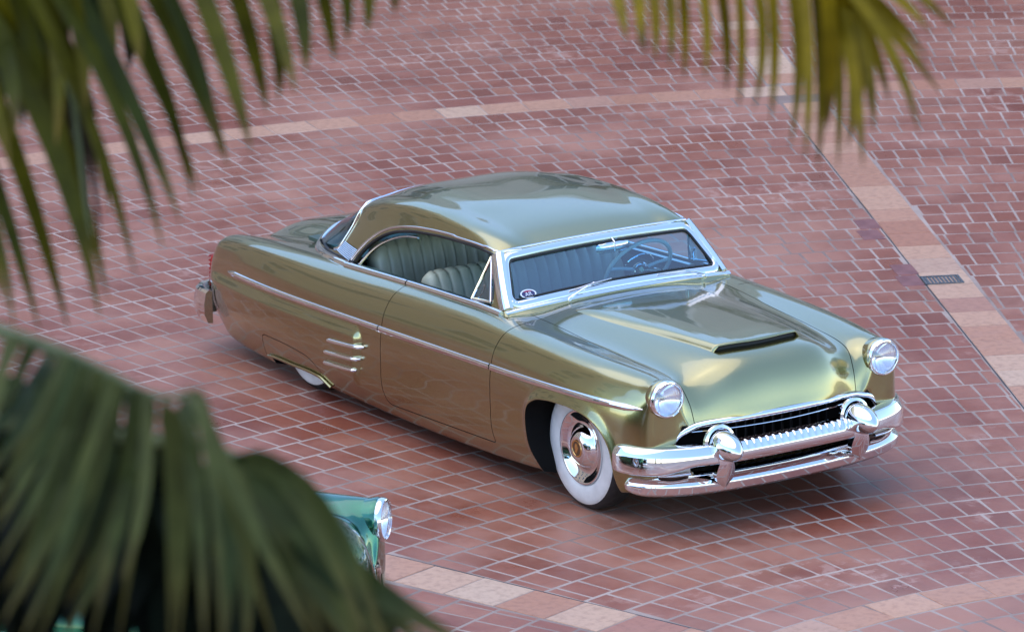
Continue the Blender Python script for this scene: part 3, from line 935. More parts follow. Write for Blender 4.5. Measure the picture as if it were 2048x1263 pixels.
# back glass mouldings
def roof_top(x, y):
    h, n, i, d = gbvh.ray_cast(Vector((x, y, 3)), Vector((0, 0, -1)))
    return (h, n if n.z > 0 else -n) if h else (Vector((x, y, 1.2)), Vector((0, 0, 1)))
side_pts = path([(-2.90, .862), (-2.842, .885), (-2.806, .955), (-2.776, 1.036), (-2.750, 1.105)], 24)
pts = [roof_side(x, z, -1) for x, z in side_pts]
mid_ = [roof_top(-2.800+.048*(abs(y)/.53)**3, y) for y in np.linspace(-.53, .53, 26)]
pts = pts + mid_ + [roof_side(x, z, 1) for x, z in side_pts[::-1]]
strip('rear_window_trim', pts, half_round(.020, .012), CH, car)
half_ = [(-2.615, .758), (-2.80, .735), (-3.00, .695), (-3.18, .63), (-3.32, .54), (-3.43, .42), (-3.50, .25), (-3.525, 0)]
pth = path(half_ + [(x, -y) for x, y in half_[-2::-1]], 80)
pn = [(on_top(x, y)[0], on_top(x, y)[1]) for x, y in pth]
strip('rear_window_base_moulding', pn, [(-.024, -.01), (-.024, .014), (-.012, .024), (.008, .024), (.02, .012), (.024, -.01)], CH, car)
pth2 = path([(x+.03, y*.955) for x, y in half_] + [(x+.03, -y*.955) for x, y in half_[-2::-1]], 80)
strip('rear_window_gasket', [(on_top(x, y)[0]+Vector((0, 0, .012)), Vector((0, 0, 1))) for x, y in pth2], half_round(.03, .014, base=-.02), M['black'], car)

# hood scoop
def hood_z(x, y): return on_top(x, y)[0].z
nx, ny = 40, 81
v = []; XF = .553
for i in range(nx):
    s_ = i/(nx-1)
    for k in range(ny):
        t_ = -1 + 2*k/(ny-1)
        x = -.74 + (XF - .040*t_*t_ + .74)*s_
        wd = .46 - .170*s_
        y = wd*t_
        prof = 1 - sstep(.86, 1.0, np.array(abs(t_)))
        h = .032 * (.35+.65*s_) * float(sstep(.0, .14, np.array(s_))) * float(prof)
        v.append((x, y, hood_z(min(x, .62), y) - .004 + h + (.004 if h > .004 else 0)))
bot = []
for k in range(ny):                                             # mouth edge folds back and under
    x, y, z = v[(nx-1)*ny + k]; v2 = (x-.004, y, z-.005); bot.append(v2)
for k in range(ny):
    x, y, z = v[(nx-1)*ny + k]; bot.append((x-.09, y*.97, z-.007))
allv = v + bot
scoop = link('scoop', mesh('scoop', allv, grid_faces(nx+2, ny)), M['paint'], hood)
mv = []
for k in range(ny):
    x, y, z = v[(nx-1)*ny + k]; zt = z-.004; zb = hood_z(x-.02, y)+.0015
    if zt < zb+.002: zt = zb+.002
    mv += [(x-.022, y*.985, zt), (x-.016, y*.985, zb)]
link('scoop_mouth', mesh('scoop_mouth', mv, [(2*k, 2*k+1, 2*k+3, 2*k+2) for k in range(ny-1)]), M['grillblack'], hood)

# headlights
for sg in (-1, 1):
    o_ = (.652, sg*.713, .764)
    hl = MB().lathe([(.090, .010), (.101, .030), (.105, .046), (.103, .058), (.097, .067), (.091, .068), (.0875, .060), (.0865, .030), (.0865, .01)], o_, (1, 0, .02), 48, cap=False).build('headlight', CH, car)
    MB().lathe([(.087*q, .010+.040*q*q) for q in (1, .9, .8, .7, .6, .5, .4, .3, .2, .1, .01)], o_, (1, 0, .02), 40, cap=False).build('reflector', M['reflector'], hl)
    MB().lathe([(.087, .056), (.072, .068), (.050, .078), (.025, .083), (.002, .084)], o_, (1, 0, .02), 40, cap=False).build('lens', M['lens'], hl)
    MB().lathe([(.010, .005), (.010, .024), (.007, .030), (.001, .032)], o_, (1, 0, .02), 16).build('bulb', M['amber'], hl)
    # socket of sheet metal behind the ring
    MB().lathe([(.098, -.03), (.104, .005), (.106, .028), (.101, .040)], o_, (1, 0, .02), 48, cap=False).build('headlight_socket', M['paint'], car)

# grille opening moulding
gp = []
go = [q for q in GRILLE if q[1] > .40]
go = path(sorted(go, key=lambda q: q[0]) if False else go, 90)
for y, z in go:
    h, nr = on_front(y*.985, z+.016 if abs(y) < .6 else z+.01)
    xx = .797 - .098*min(1, (abs(y)/.53)**2) if abs(y) < .6 else .700 - (abs(y)-.6)*.25
    gp.append((Vector((xx, y, z+.002)), Vector((.75, 0, .65)) if abs(y) < .6 else Vector((.9, y*.3, .3))))
strip('grille_moulding', gp, half_round(.036, .017, base=-.012), CH, car)
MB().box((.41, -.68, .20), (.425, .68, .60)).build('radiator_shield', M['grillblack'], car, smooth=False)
for z, x in ((.548, .735),):
    pts = [(x + .05 - .11*(y/.6)**2 - .02, y, z) for y in np.linspace(-.60, .60, 30)]
    MB().tube(pts, .0042, 8).build('grille_bar', CH, car)
for y in np.linspace(-.36, .36, 13):
    MB().box((.60, y-.004, .33), (.66, y+.004, .56)).build('grille_slat', M['black'], car, smooth=False)
MB().prism([(.50, .255), (.70, .275), (.70, .33), (.50, .31)], 'y', -.58, .58).build('lower_valance', M['paint'], car, smooth=False)
for y in (-.60, -.56, .56, .60):
    MB().tube([(.60, y, .30), (.74, y*.97, .42)], .008, 6).build('bumper_bracket', M['paint'], car)

# front bumper: a fluted middle bar, two wrap-round ends, a lower blade, two bullet guards
def plan(ctrl, n, z):
    c = [(x, y) for x, y in ctrl]; full_ = c[::-1] + [(x, -y) for x, y in c[1:]]        # +y to -y
    p_ = path(full_, n)
    out = []
    for i in range(n):
        a, b = p_[max(0, i-1)], p_[min(n-1, i+1)]; t = (b-a)/np.linalg.norm(b-a)
        out.append((Vector((p_[i][0], p_[i][1], z)), Vector((-t[1], t[0], 0))))
    return out
UP = [(.835, 0), (.832, .2), (.820, .40), (.785, .60), (.715, .755), (.64, .835), (.56, .880), (.48, .905)]
bar = plan(UP, 240, .450)
for q in bar:
    if q[1].x < 0 and abs(q[0].y) < .5: q[1].negate()
cen = [q for q in bar if abs(q[0].y) < .40]
SECT = [(.055, -.045), (.058, -.010), (.050, .020), (.012, .046), (.004, .049), (-.040, .050), (-.050, .042), (-.052, -.045)]
fl = MB(); pts = [q[0] for q in cen]; vv = []; n = 260
cen_p = path([tuple(q[0]) for q in cen], n)
for i in range(n):
    yy = cen_p[i][1]; ph = (yy/.0440) % 1.0; bump = .0065*(1-abs(2*ph-1)**2.2) - .004
    for (p_, q_) in SECT:
        kk = bump if p_ > .03 and q_ > -.02 else 0
        vv.append((cen_p[i][0] + q_ + kk, yy, .450 + p_ + kk*.8))
m_ = len(SECT)
fcs = [(i*m_+k, i*m_+(k+1) % m_, (i+1)*m_+(k+1) % m_, (i+1)*m_+k) for i in range(n-1) for k in range(m_)]
fcs += [tuple(range(m_)), tuple((n-1)*m_+k for k in range(m_))[::-1]]
fm = link('front_bumper_bar', fix(mesh('front_bumper_bar', vv, fcs)), CH, car); sharp(fm, 40)
for sg in (-1, 1):
    end = [q for q in bar if q[0].y*sg > .385]
    vv = []; m_ = len(SECT); L_ = len(end)
    order = end if sg > 0 else end
    for i, (pt, nr) in enumerate(order):
        ay = abs(pt.y); drop = .045*float(sstep(.58, .80, np.array(ay)))
        outw = Vector((abs(nr.x) if ay < .8 else nr.x*math.copysign(1, nr.x), math.copysign(abs(nr.y), sg), 0)).normalized()
        tip = 1.0
        dist_end = (Vector((.48, sg*.905, .45)) - pt).length
        if dist_end < .09: tip = .55 + .45*math.sqrt(max(0, 1-(1-dist_end/.09)**2))
        for (p_, q_) in SECT:
            zz = p_*tip + (0.004*ay) - (drop if p_ < 0 else 0)
            vv.append(pt + outw*(q_*tip) + Vector((0, 0, zz)))
    fcs = [(i*m_+k, i*m_+(k+1) % m_, (i+1)*m_+(k+1) % m_, (i+1)*m_+k) for i in range(L_-1) for k in range(m_)]
    fcs += [tuple(range(m_)), tuple((L_-1)*m_+k for k in range(m_))[::-1]]
    e_ = link('front_bumper_end', fix(mesh('front_bumper_end', vv, fcs)), CH, car); sharp(e_, 30)
    md = e_.modifiers.new('bev', 'BEVEL'); md.width = .006; md.segments = 3; md.limit_method = 'ANGLE'
LOW = [(.785, 0), (.781, .25), (.764, .47), (.73, .64), (.672, .765), (.605, .835), (.53, .875)]
lb = plan(LOW, 160, .272)
LSEC = [(.060, -.055), (.064, -.035), (.052, -.002), (.010, .044), (.002, .047), (-.040, .040), (-.055, .022), (-.056, -.040)]
vv = []; m_ = len(LSEC); L_ = len(lb)
for i, (pt, nr) in enumerate(lb):
    outw = Vector((abs(nr.x), math.copysign(abs(nr.y), pt.y), 0)).normalized()
    de = min(i, L_-1-i)/12.0; tip = 1 if de >= 1 else .35+.65*math.sqrt(max(0, 1-(1-de)**2))
    for (p_, q_) in LSEC: vv.append(pt + outw*(q_*tip) + Vector((0, 0, p_*tip + .020*abs(pt.y)**2)))
fcs = [(i*m_+k, i*m_+(k+1) % m_, (i+1)*m_+(k+1) % m_, (i+1)*m_+k) for i in range(L_-1) for k in range(m_)]
fcs += [tuple(range(m_)), tuple((L_-1)*m_+k for k in range(m_))[::-1]]
lo_ = link('lower_bumper', fix(mesh('lower_bumper', vv, fcs)), CH, car)
sharp(lo_, 30); md = lo_.modifiers.new('bev', 'BEVEL'); md.width = .006; md.segments = 3; md.limit_method = 'ANGLE'
for sg in (-1, 1):
    y = sg*.445
    g_ = MB().lathe([(.060, -.06), (.074, -.045), (.080, -.01), (.079, .025), (.072, .065), (.060, .098), (.043, .126), (.022, .147), (.008, .155), (.001, .157)], (.845, y, .497), (1, sg*.02, -.10), 40).build('bumper_guard', CH, car)
    MB().lathe([(.080, -.055), (.094, -.052), (.100, -.040), (.097, -.026), (.082, -.020)], (.832, y, .505), (1, sg*.02, .06), 40, cap=False).build('guard_collar', CH, g_)
    secs = [(.465, .056, .05, .880), (.432, .048, .05, .886), (.405, .046, .048, .886), (.37, .056, .046, .878), (.335, .060, .042, .868), (.305, .050, .036, .860), (.283, .026, .026, .854), (.262, .003, .006, .850)]
    vv = []
    for z, hw, dp, xf in secs:
        vv += [(xf-dp*1.6, y-hw*.8, z), (xf-dp*.35, y-hw, z), (xf, y-hw*.35, z), (xf+.004, y, z), (xf, y+hw*.35, z), (xf-dp*.35, y+hw, z), (xf-dp*1.6, y+hw*.8, z)]
    fcs = [(i*7+k, i*7+(k+1) % 7, (i+1)*7+(k+1) % 7, (i+1)*7+k) for i in range(len(secs)-1) for k in range(7)] + [tuple(range(7)), tuple((len(secs)-1)*7+k for k in range(7))[::-1]]
    fg = link('guard_fang', fix(mesh('guard_fang', vv, fcs)), CH, g_); sharp(fg, 45)
    # parking lamp between the bars
    tray = [(.745, .60), (.722, .70), (.68, .76)]
    pl2 = path(tray, 10)
    vv = []
    for x, yy in pl2: vv += [(x, sg*yy, .352), (x+.012, sg*yy*1.012, .362), (x+.012, sg*yy*1.012, .395), (x, sg*yy, .400), (x-.05, sg*yy*.97, .400), (x-.05, sg*yy*.97, .352)]
    fcs = [(i*6+k, i*6+(k+1) % 6, (i+1)*6+(k+1) % 6, (i+1)*6+k) for i in range(9) for k in range(6)] + [tuple(range(6)), tuple(54+k for k in range(6))[::-1]]
    pk = link('parking_lamp', fix(mesh('parking_lamp', vv, fcs)), M['amber'], car); sharp(pk, 40)
    MB().sweep([(x+.012, sg*yy*1.015, .350) for x, yy in pl2], [(1, sg*.3, 0)]*10, half_round(.018, .014)).build('lamp_tray', CH, pk)

# rear bumper and tail lamps
RB = [(-4.37, 0), (-4.365, .35), (-4.355, .60), (-4.335, .77), (-4.29, .855), (-4.20, .895), (-4.085, .902)]
c = RB[::-1] + [(x, -y) for x, y in RB[1:]]
p_ = path(c, 120); vv = []
RS = [(.105, -.02), (.108, .006), (.095, .022), (.03, .036), (-.04, .036), (-.095, .014), (-.10, -.02)]
for i in range(120):
    a, b = p_[max(0, i-1)], p_[min(119, i+1)]; t = (b-a)/np.linalg.norm(b-a)
    ow = Vector((-abs(t[1]), math.copysign(abs(t[0]), p_[i][1]), 0)).normalized()
    for (pp_, qq_) in RS: vv.append(Vector((p_[i][0], p_[i][1], .285)) + ow*qq_ + Vector((0, 0, pp_)))
m_ = len(RS)
fcs = [(i*m_+k, i*m_+(k+1) % m_, (i+1)*m_+(k+1) % m_, (i+1)*m_+k) for i in range(119) for k in range(m_)] + [tuple(range(m_)), tuple(119*m_+k for k in range(m_))[::-1]]
rb_ = link('rear_bumper', fix(mesh('rear_bumper', vv, fcs)), CH, car); sharp(rb_, 35)
for sg in (-1, 1):
    vv = []
    for z, xx in ((.575, -4.222), (.53, -4.240), (.47, -4.250), (.41, -4.252), (.375, -4.246)):
        vv += [(xx+.05, sg*.735, z), (xx-.010, sg*.745, z), (xx-.016, sg*.772, z), (xx-.002, sg*.804, z), (xx+.05, sg*.812, z)]
    fcs = [(i*5+k, i*5+(k+1) % 5, (i+1)*5+(k+1) % 5, (i+1)*5+k) for i in range(4) for k in range(5)] + [tuple(range(5)), tuple(20+k for k in range(5))[::-1]]
    tl = link('tail_lamp', fix(mesh('tail_lamp', vv, fcs)), M['redlens'], car)
    for z in np.linspace(.385, .565, 8):
        MB().tube([(-4.255, sg*.745, z), (-4.262, sg*.775, z), (-4.248, sg*.806, z)], .005, 6).build('lens_rib', M['redlens'], tl)
    MB().tube([(-4.25, sg*.74, .367), (-4.262, sg*.775, .367), (-4.245, sg*.808, .367)], .010, 8).build('lamp_bezel', CH, tl)

# wheels
for xw in (0.0, -3.0):
    for sg in (-1, 1):
        o_ = (xw, sg*.735, .349); ax = (0, sg, 0)
        ty = [(.190, -.060), (.235, -.082), (.28, -.088), (.315, -.084), (.336, -.070), (.346, -.05), (.349, -.03), (.349, .03), (.346, .05), (.336, .068), (.318, .079), (.29, .085), (.25, .086), (.215, .078), (.19, .06)]
        wh = MB().lathe(ty, o_, ax, 64, cap=False).build('wheel', M['rubber'], car)
        MB().lathe([(.317, .0795), (.313, .0835), (.29, .0880), (.25, .0890), (.215, .0810), (.200, .068)], o_, ax, 64, cap=False).build('whitewall', M['white'], wh)
        hc = MB().lathe([(.205, .070), (.2085, .080), (.206, .087), (.200, .088), (.193, .083), (.168, .066), (.146, .057), (.128, .056), (.122, .060), (.116, .068), (.106, .082), (.090, .098), (.072, .108), (.056, .112), (.050, .109), (.030, .109), (.001, .109)], o_, ax, 64, cap=False).build('hubcap', CH, wh, ang=60)
        MB().lathe([(.050, .110), (.048, .1135), (.041, .1135), (.039, .111)], o_, ax, 40, cap=False).build('emblem_ring', M['gold'], hc)
        MB().lathe([(.040, .1112), (.001, .1118)], o_, ax, 40, cap=False).build('emblem', M['brown'], hc)
        yy = sg*(.735+.1135)
        prof = [(.005, -.026), (.012, -.010), (.020, .004), (.012, .012), (.010, .026), (-.004, .030), (-.012, .020), (-.016, .006), (-.010, -.008), (-.018, -.022)]
        MB().prism([(xw+a*1.0, .349+b) for a, b in prof], 'y', yy-sg*.002, yy).build('emblem_crest', M['gold'], hc, smooth=False)
        MB().lathe([(.19, -.06), (.05, -.04), (.05, .05), (.19, .058)], o_, ax, 40, cap=False).build('rim', M['under'], wh)

# wipers, mirror, sticker
for (pv, arm, b0, b1) in (((-.822, -.356, .935), (-.872, -.160, .992), (-.856, -.335, .975), (-.872, -.040, 1.000)),
                          ((-.822, .567, .935), (-.852, .440, .975), (-.856, .262, .980), (-.846, .540, .968))):
    wp = MB().lathe([(.014, -.015), (.014, .008), (.006, .014), (.001, .015)], pv, (.5, 0, .86), 14).build('wiper', CH, car)
    pv_, ar_ = Vector(pv)+Vector((.004, 0, .012)), Vector(arm)+Vector((.012, 0, .008))
    MB().tube([pv_, pv_.lerp(ar_, .5)+Vector((.003, 0, .004)), ar_], [.007, .0055, .005], 8).build('wiper_arm', CH, wp)
    b0_, b1_ = Vector(b0)+Vector((.008, 0, .004)), Vector(b1)+Vector((.008, 0, .004))
    MB().tube([b0_, b0_.lerp(b1_, .5)+Vector((.004, 0, .004)), b1_], [.0035, .006, .0035], 6).build('wiper_blade', M['brushed'], wp)
mi = MB()
vv = []; n = 24
mc = Vector((-1.065, .095, 1.130))
for dx, k in ((0, .9), (.012, 1.0), (.026, .80), (.032, .3)):
    for j in range(n):
        a = 2*math.pi*j/n; ca, sa = math.cos(a), math.sin(a)
        vv.append(mc + Vector((dx, .115*k*math.copysign(abs(ca)**.6, ca), .034*k*math.copysign(abs(sa)**.7, sa))))
fcs = [(i*n+k, i*n+(k+1) % n, (i+1)*n+(k+1) % n, (i+1)*n+k) for i in range(3) for k in range(n)] + [tuple(range(n))[::-1], tuple(3*n+k for k in range(n))]
mi = link('rear_view_mirror', fix(mesh('rear_view_mirror', vv, fcs)), CH, car); sharp(mi, 50)
MB().tube([mc+Vector((.03, 0, -.02)), mc+Vector((.030, 0, .03)), mc+Vector((-.02, 0, .062))], .006, 8).build('mirror_stem', CH, mi)

def ws_point(y, z):
    h, nr = roof_front(y, z); return h - nr*.0085, nr
sc_, sn = ws_point(-.577, .992)
e1 = Vector((0, 1, 0)); e2 = sn.cross(e1).normalized()
if e2.z < 0: e2 = -e2
M['st_white'] = mat('sticker_white', (.75, .75, .78), .4); M['st_navy'] = mat('sticker_navy', (.03, .03, .10), .4); M['st_red'] = mat('sticker_red', (.35, .03, .06), .4)
def ell(a, b_, off, lo=0, hi=2*math.pi, n=32):
    return [sc_ + sn*off + e1*a*math.cos(lo+(hi-lo)*k/n) + e2*b_*math.sin(lo+(hi-lo)*k/n) for k in range(n if hi-lo > 6 else n+1)]
q = ell(.052, .029, .0092); st = link('window_sticker', mesh('window_sticker', q, [tuple(range(len(q)))]), M['st_white'], car, smooth=False)
q = ell(.043, .0225, .0096); link('sticker_field', mesh('sticker_field', q, [tuple(range(len(q)))]), M['st_navy'], st, smooth=False)
q = ell(.034, .0205, .0100, R(35), R(145)); link('sticker_arc', mesh('sticker_arc', q, [tuple(range(len(q)))]), M['st_red'], st, smooth=False)
fc_ = bpy.data.curves.new('lettering', 'FONT'); fc_.body = 'AR'; fc_.size = .036; fc_.align_x = 'CENTER'; fc_.align_y = 'CENTER'
fo = bpy.data.objects.new('lettering', fc_); C.objects.link(fo)
fo.matrix_world = Matrix(((e1.x, e2.x, sn.x, 0), (e1.y, e2.y, sn.y, 0), (e1.z, e2.z, sn.z, 0), (0, 0, 0, 1)))
dg = bpy.context.evaluated_depsgraph_get()
lm = bpy.data.meshes.new_from_object(fo.evaluated_get(dg)); lm.transform(Matrix.Translation(sc_ + sn*.0104 - e2*.003) @ fo.matrix_world)
bpy.data.objects.remove(fo)
link('lettering', lm, M['st_white'], st, smooth=False)

# ------------------------------------------------------------------ cabin
MB().box((-2.95, -.695, .255), (-1.0, .695, .268)).build('floor_carpet', M['carpet'], car, smooth=False)
def bench(xb, ztop, zbot, lean, y0, y1, pleats, name, mt):
    """upright back with rolled pleats; xb = front of the back at the top"""
    n = pleats*8+1; vv = []
    prof = [(0, 0), (.018, -.05), (.03, -.12), (.035, -.22), (.04, zbot-ztop), (-.13, zbot-ztop), (-.13, -.22), (-.115, -.09), (-.085, -.012), (-.045, .012)]
    for i in range(n):
        t = i/(n-1); y = y0+(y1-y0)*t; ph = abs(math.sin(math.pi*t*pleats))
        sc2 = 1.0
        ed = min(t, 1-t)*(y1-y0)
        rnd_ = math.sqrt(max(0, 1-(1-min(1, ed/.07))**2))
        for (dx, dz) in prof:
            k = (ph**.5-1)*.016 if (dx > -.06 and dz > -.26) else 0
            vv.append((xb + dx*1.0 + k + lean*dz, y, ztop + dz*(1 if dz < -.2 else 1) + (k if dz > -.02 else 0) - (1-rnd_)*.07*(1 if dz > -.1 else 0)))
    m_ = len(prof)
    fcs = [(i*m_+k, i*m_+(k+1) % m_, (i+1)*m_+(k+1) % m_, (i+1)*m_+k) for i in range(n-1) for k in range(m_)] + [tuple(range(m_)), tuple((n-1)*m_+k for k in range(m_))[::-1]]
    return link(name, fix(mesh(name, vv, fcs)), mt, car)
def cushion(x0, x1, y0, y1, z0, z1, pleats, name, mt):
    n = pleats*6+1; vv = []
    for i in range(n):
        t = i/(n-1); y = y0+(y1-y0)*t; ph = (abs(math.sin(math.pi*t*pleats))**.5-1)*.014
        for x, z in ((x0, z0), (x0, z1-.03+ph), (x0+.1, z1+ph), (x1-.14, z1+.03+ph), (x1-.03, z1+.01+ph), (x1, z1-.06), (x1-.02, z0)): vv.append((x, y, z))
    fcs = [(i*7+k, i*7+(k+1) % 7, (i+1)*7+(k+1) % 7, (i+1)*7+k) for i in range(n-1) for k in range(7)] + [tuple(range(7)), tuple((n-1)*7+k for k in range(7))[::-1]]
    return link(name, fix(mesh(name, vv, fcs)), mt, car)
s1 = bench(-1.86, .915, .42, -.22, -.66, .66, 18, 'front_seat', M['vinyl'])
q = cushion(-1.85, -1.30, -.66, .66, .30, .56, 16, 'seat_cushion', M['vinyl_dark']); q.parent = s1
s2 = bench(-2.56, .955, .42, -.22, -.60, .60, 16, 'rear_seat', M['vinyl'])
q = cushion(-2.52, -2.05, -.64, .64, .30, .54, 14, 'seat_cushion', M['vinyl_dark']); q.parent = s2
for sg in (-1, 1):
    MB().box((-1.86, sg*.690-.006, .30), (-1.0, sg*.690+.006, .845)).build('door_card', M['vinyl_dark'], car, smooth=False)
    MB().box((-2.9, sg*.690-.006, .30), (-1.9, sg*.690+.006, .815)).build('quarter_panel_card', M['vinyl_dark'], car, smooth=False)
    MB().box((-1.70, sg*.645-.03, .66), (-1.30, sg*.645+.03, .71)).build('armrest', M['vinyl'], car, smooth=False)
MB().box((-3.44, -.55, .792), (-2.70, .55, .815)).build('parcel_shelf', M['vinyl_dark'], car, smooth=False)
db = MB().prism([(-.99, .88), (-.98, .60), (-1.03, .60), (-1.08, .70), (-1.10, .83), (-1.06, .895)], 'y', -.695, .695).build('dashboard', M['paint'], car)
pod = MB().lathe([(.11, -.02), (.115, .03), (.10, .05), (.085, .055)], (-1.06, .36, .845), (-1, 0, .25), 28, cap=False).build('gauge_pod', CH, db)
MB().lathe([(.09, .04), (.001, .045)], (-1.06, .36, .845), (-1, 0, .25), 28, cap=False).build('gauge_face', M['black'], db)
# steering wheel
wc = Vector((-1.235, .385, .925)); wa = Vector((-.86, 0, .51)).normalized()
we1 = Vector((0, 1, 0)); we2 = wa.cross(we1).normalized()
if we2.z < 0: we2 = -we2
ringp = [wc + we1*.212*math.cos(2*math.pi*k/48) + we2*.212*math.sin(2*math.pi*k/48) for k in range(48)]
swl = MB().tube(ringp, .0125, 10, closed=True).build('steering_wheel', M['ivory'], car)
spk = MB()
for a in (R(8), R(172), R(270)):
    spk.tube([wc-wa*.02, wc + we1*.12*math.cos(a) + we2*.12*math.sin(a), wc + we1*.21*math.cos(a) + we2*.21*math.sin(a)], [.014, .010, .010], 8)
spk.build('wheel_spokes', M['ivory'], swl)
MB().lathe([(.050, -.03), (.052, .0), (.035, .018), (.001, .024)], wc-wa*.01, wa, 24).build('horn_button', CH, swl)
MB().tube([wc + we1*.10*math.cos(a) + we2*.10*math.sin(a) + wa*.008 for a in np.linspace(R(20), R(160), 18)], .005, 6).build('horn_ring', CH, swl)
MB().tube([wc-wa*.02, wc-wa*.35], .028, 14).build('steering_column', M['paint'], car)
# ------------------------------------------------------------------ green car beside it (same maker's body, other colour)
def copy_tree(o, parent=None, swap=None):
    c = o.copy()
    C.objects.link(c); c.parent = parent
    if swap and c.type == 'MESH':
        for i, s in enumerate(c.material_slots):
            if s.material and s.material.name in swap:
                nm = swap[s.material.name]; s.link = 'OBJECT'; s.material = nm
    for ch in list(o.children):
        if swap and ch.name.split('.')[0] in ('front_bumper_end', 'parking_lamp', 'bumper_guard'): continue
        q = copy_tree(ch, c, swap)
        if swap and ch.name.startswith('lower_bumper'): q.scale = (.97, .84, 1)
    return c
green = copy_tree(car, None, {'gold_green_paint': M['green']})
ga = R(44); SC = 1.06
green.scale = (SC, SC, SC)
hx, hy = .72*SC, .713*SC
green.rotation_euler = (0, 0, ga)
green.location = (1.80 - (hx*math.cos(ga)-hy*math.sin(ga)), -3.10 - (hx*math.sin(ga)+hy*math.cos(ga)), 0)
tag(green, 'teal green custom car nosing out from behind the drooping palm leaves', 'car')
# palm fronds: rachis line, then leaflets as (base, middle, tip, width) in metres
PALM = {}
PALM['UL'] = ([(12.694, -10.641, 5.693), (12.735, -10.519, 5.804), (12.74, -10.417, 5.987), (12.781, -10.308, 6.072), (12.853, -10.17, 6.113), (12.956, -10.001, 6.118), (13.07, -9.821, 6.108), (13.187, -9.644, 6.083), (13.232, -9.584, 6.058)],
 [
  ((13.159,-9.633,6.075),(13.138,-9.61,6.012),(13.11,-9.598,5.947),0.0226),
  ((13.058,-9.644,6.067),(13.079,-9.639,5.989),(13.09,-9.653,5.909),0.0277),
  ((13.22,-9.803,6.12),(13.211,-9.77,6.022),(13.189,-9.758,5.919),0.0277),
  ((13.062,-9.765,6.098),(13.033,-9.716,5.97),(12.999,-9.678,5.838),0.0302),
  ((13.073,-9.832,6.108),(13.169,-9.85,5.996),(13.252,-9.89,5.882),0.039),
  ((13.004,-9.888,6.115),(13.181,-9.92,5.994),(13.349,-9.969,5.871),0.0377),
  ((13.085,-9.9,6.117),(13.025,-9.827,5.943),(12.947,-9.786,5.761),0.039),
  ((13.071,-9.979,6.125),(13.035,-9.901,5.94),(12.991,-9.838,5.748),0.0365),
  ((12.932,-9.989,6.105),(13.109,-10.004,5.927),(13.277,-10.035,5.748),0.0415),
  ((12.873,-9.964,6.094),(13.051,-9.986,5.946),(13.217,-10.028,5.795),0.0377),
  ((12.795,-10.038,6.091),(12.873,-9.958,5.871),(12.938,-9.906,5.636),0.0491),
  ((12.819,-10.015,6.081),(12.953,-9.985,5.896),(13.067,-9.995,5.698),0.0314),
  ((12.926,-10.189,6.128),(12.917,-10.051,5.858),(12.886,-9.963,5.559),0.0352),
  ((12.742,-10.132,6.089),(12.833,-10.03,5.844),(12.91,-9.96,5.58),0.0252),
  ((12.85,-10.246,6.108),(13.04,-10.193,5.862),(13.216,-10.168,5.607),0.0365),
  ((12.904,-10.302,6.112),(13.039,-10.212,5.838),(13.149,-10.176,5.541),0.0352),
  ((12.896,-10.352,6.1),(12.941,-10.229,5.784),(12.968,-10.148,5.445),0.0302),
  ((12.8,-10.377,6.057),(12.855,-10.25,5.732),(12.886,-10.173,5.381),0.0377),
  ((12.788,-10.402,6.042),(12.926,-10.301,5.729),(13.031,-10.267,5.388),0.0465),
  ((12.845,-10.454,6.009),(12.82,-10.325,5.665),(12.788,-10.218,5.302),0.0377),
  ((12.691,-10.416,5.903),(12.757,-10.346,5.616),(12.813,-10.297,5.318),0.0352),
  ((12.685,-10.434,5.849),(12.852,-10.415,5.623),(12.994,-10.442,5.386),0.0314),
  ((12.872,-10.524,5.829),(13.0,-10.511,5.65),(13.116,-10.518,5.466),0.0277),
  ((12.706,-10.205,6.07),(12.884,-10.259,5.914),(13.037,-10.35,5.759),0.0377),
  ((12.702,-10.227,6.067),(12.713,-10.186,5.891),(12.713,-10.167,5.707),0.0402),
  ((12.811,-10.329,6.074),(12.847,-10.299,5.925),(12.865,-10.301,5.77),0.044),
  ((12.852,-10.384,6.076),(12.805,-10.316,5.929),(12.743,-10.276,5.772),0.044),
  ((12.674,-10.33,6.021),(12.878,-10.372,5.912),(13.061,-10.45,5.798),0.0415),
  ((12.916,-10.267,6.12),(12.961,-10.247,5.969),(12.991,-10.256,5.813),0.034),
  ((12.761,-10.124,6.091),(12.893,-10.147,5.984),(13.006,-10.201,5.873),0.0314),
  ((12.871,-10.119,6.112),(12.962,-10.129,6.007),(13.043,-10.154,5.9),0.0352),
  ((12.817,-10.448,5.993),(12.938,-10.446,5.865),(13.05,-10.459,5.734),0.0377),
  ((12.729,-10.307,6.054),(12.732,-10.217,5.831),(12.726,-10.149,5.595),0.0314),
  ((12.895,-10.327,6.108),(12.846,-10.195,5.831),(12.779,-10.105,5.532),0.0277)])
PALM['ULd'] = (None,
 [
  ((12.692,-10.217,6.042),(12.841,-10.208,5.796),(12.962,-10.246,5.542),0.0216),
  ((12.608,-10.152,6.033),(12.758,-10.146,5.766),(12.883,-10.183,5.494),0.0206),
  ((12.755,-10.284,6.049),(12.687,-10.199,5.815),(12.613,-10.129,5.571),0.0195),
  ((12.664,-10.222,6.039),(12.691,-10.154,5.753),(12.706,-10.112,5.456),0.0162)])
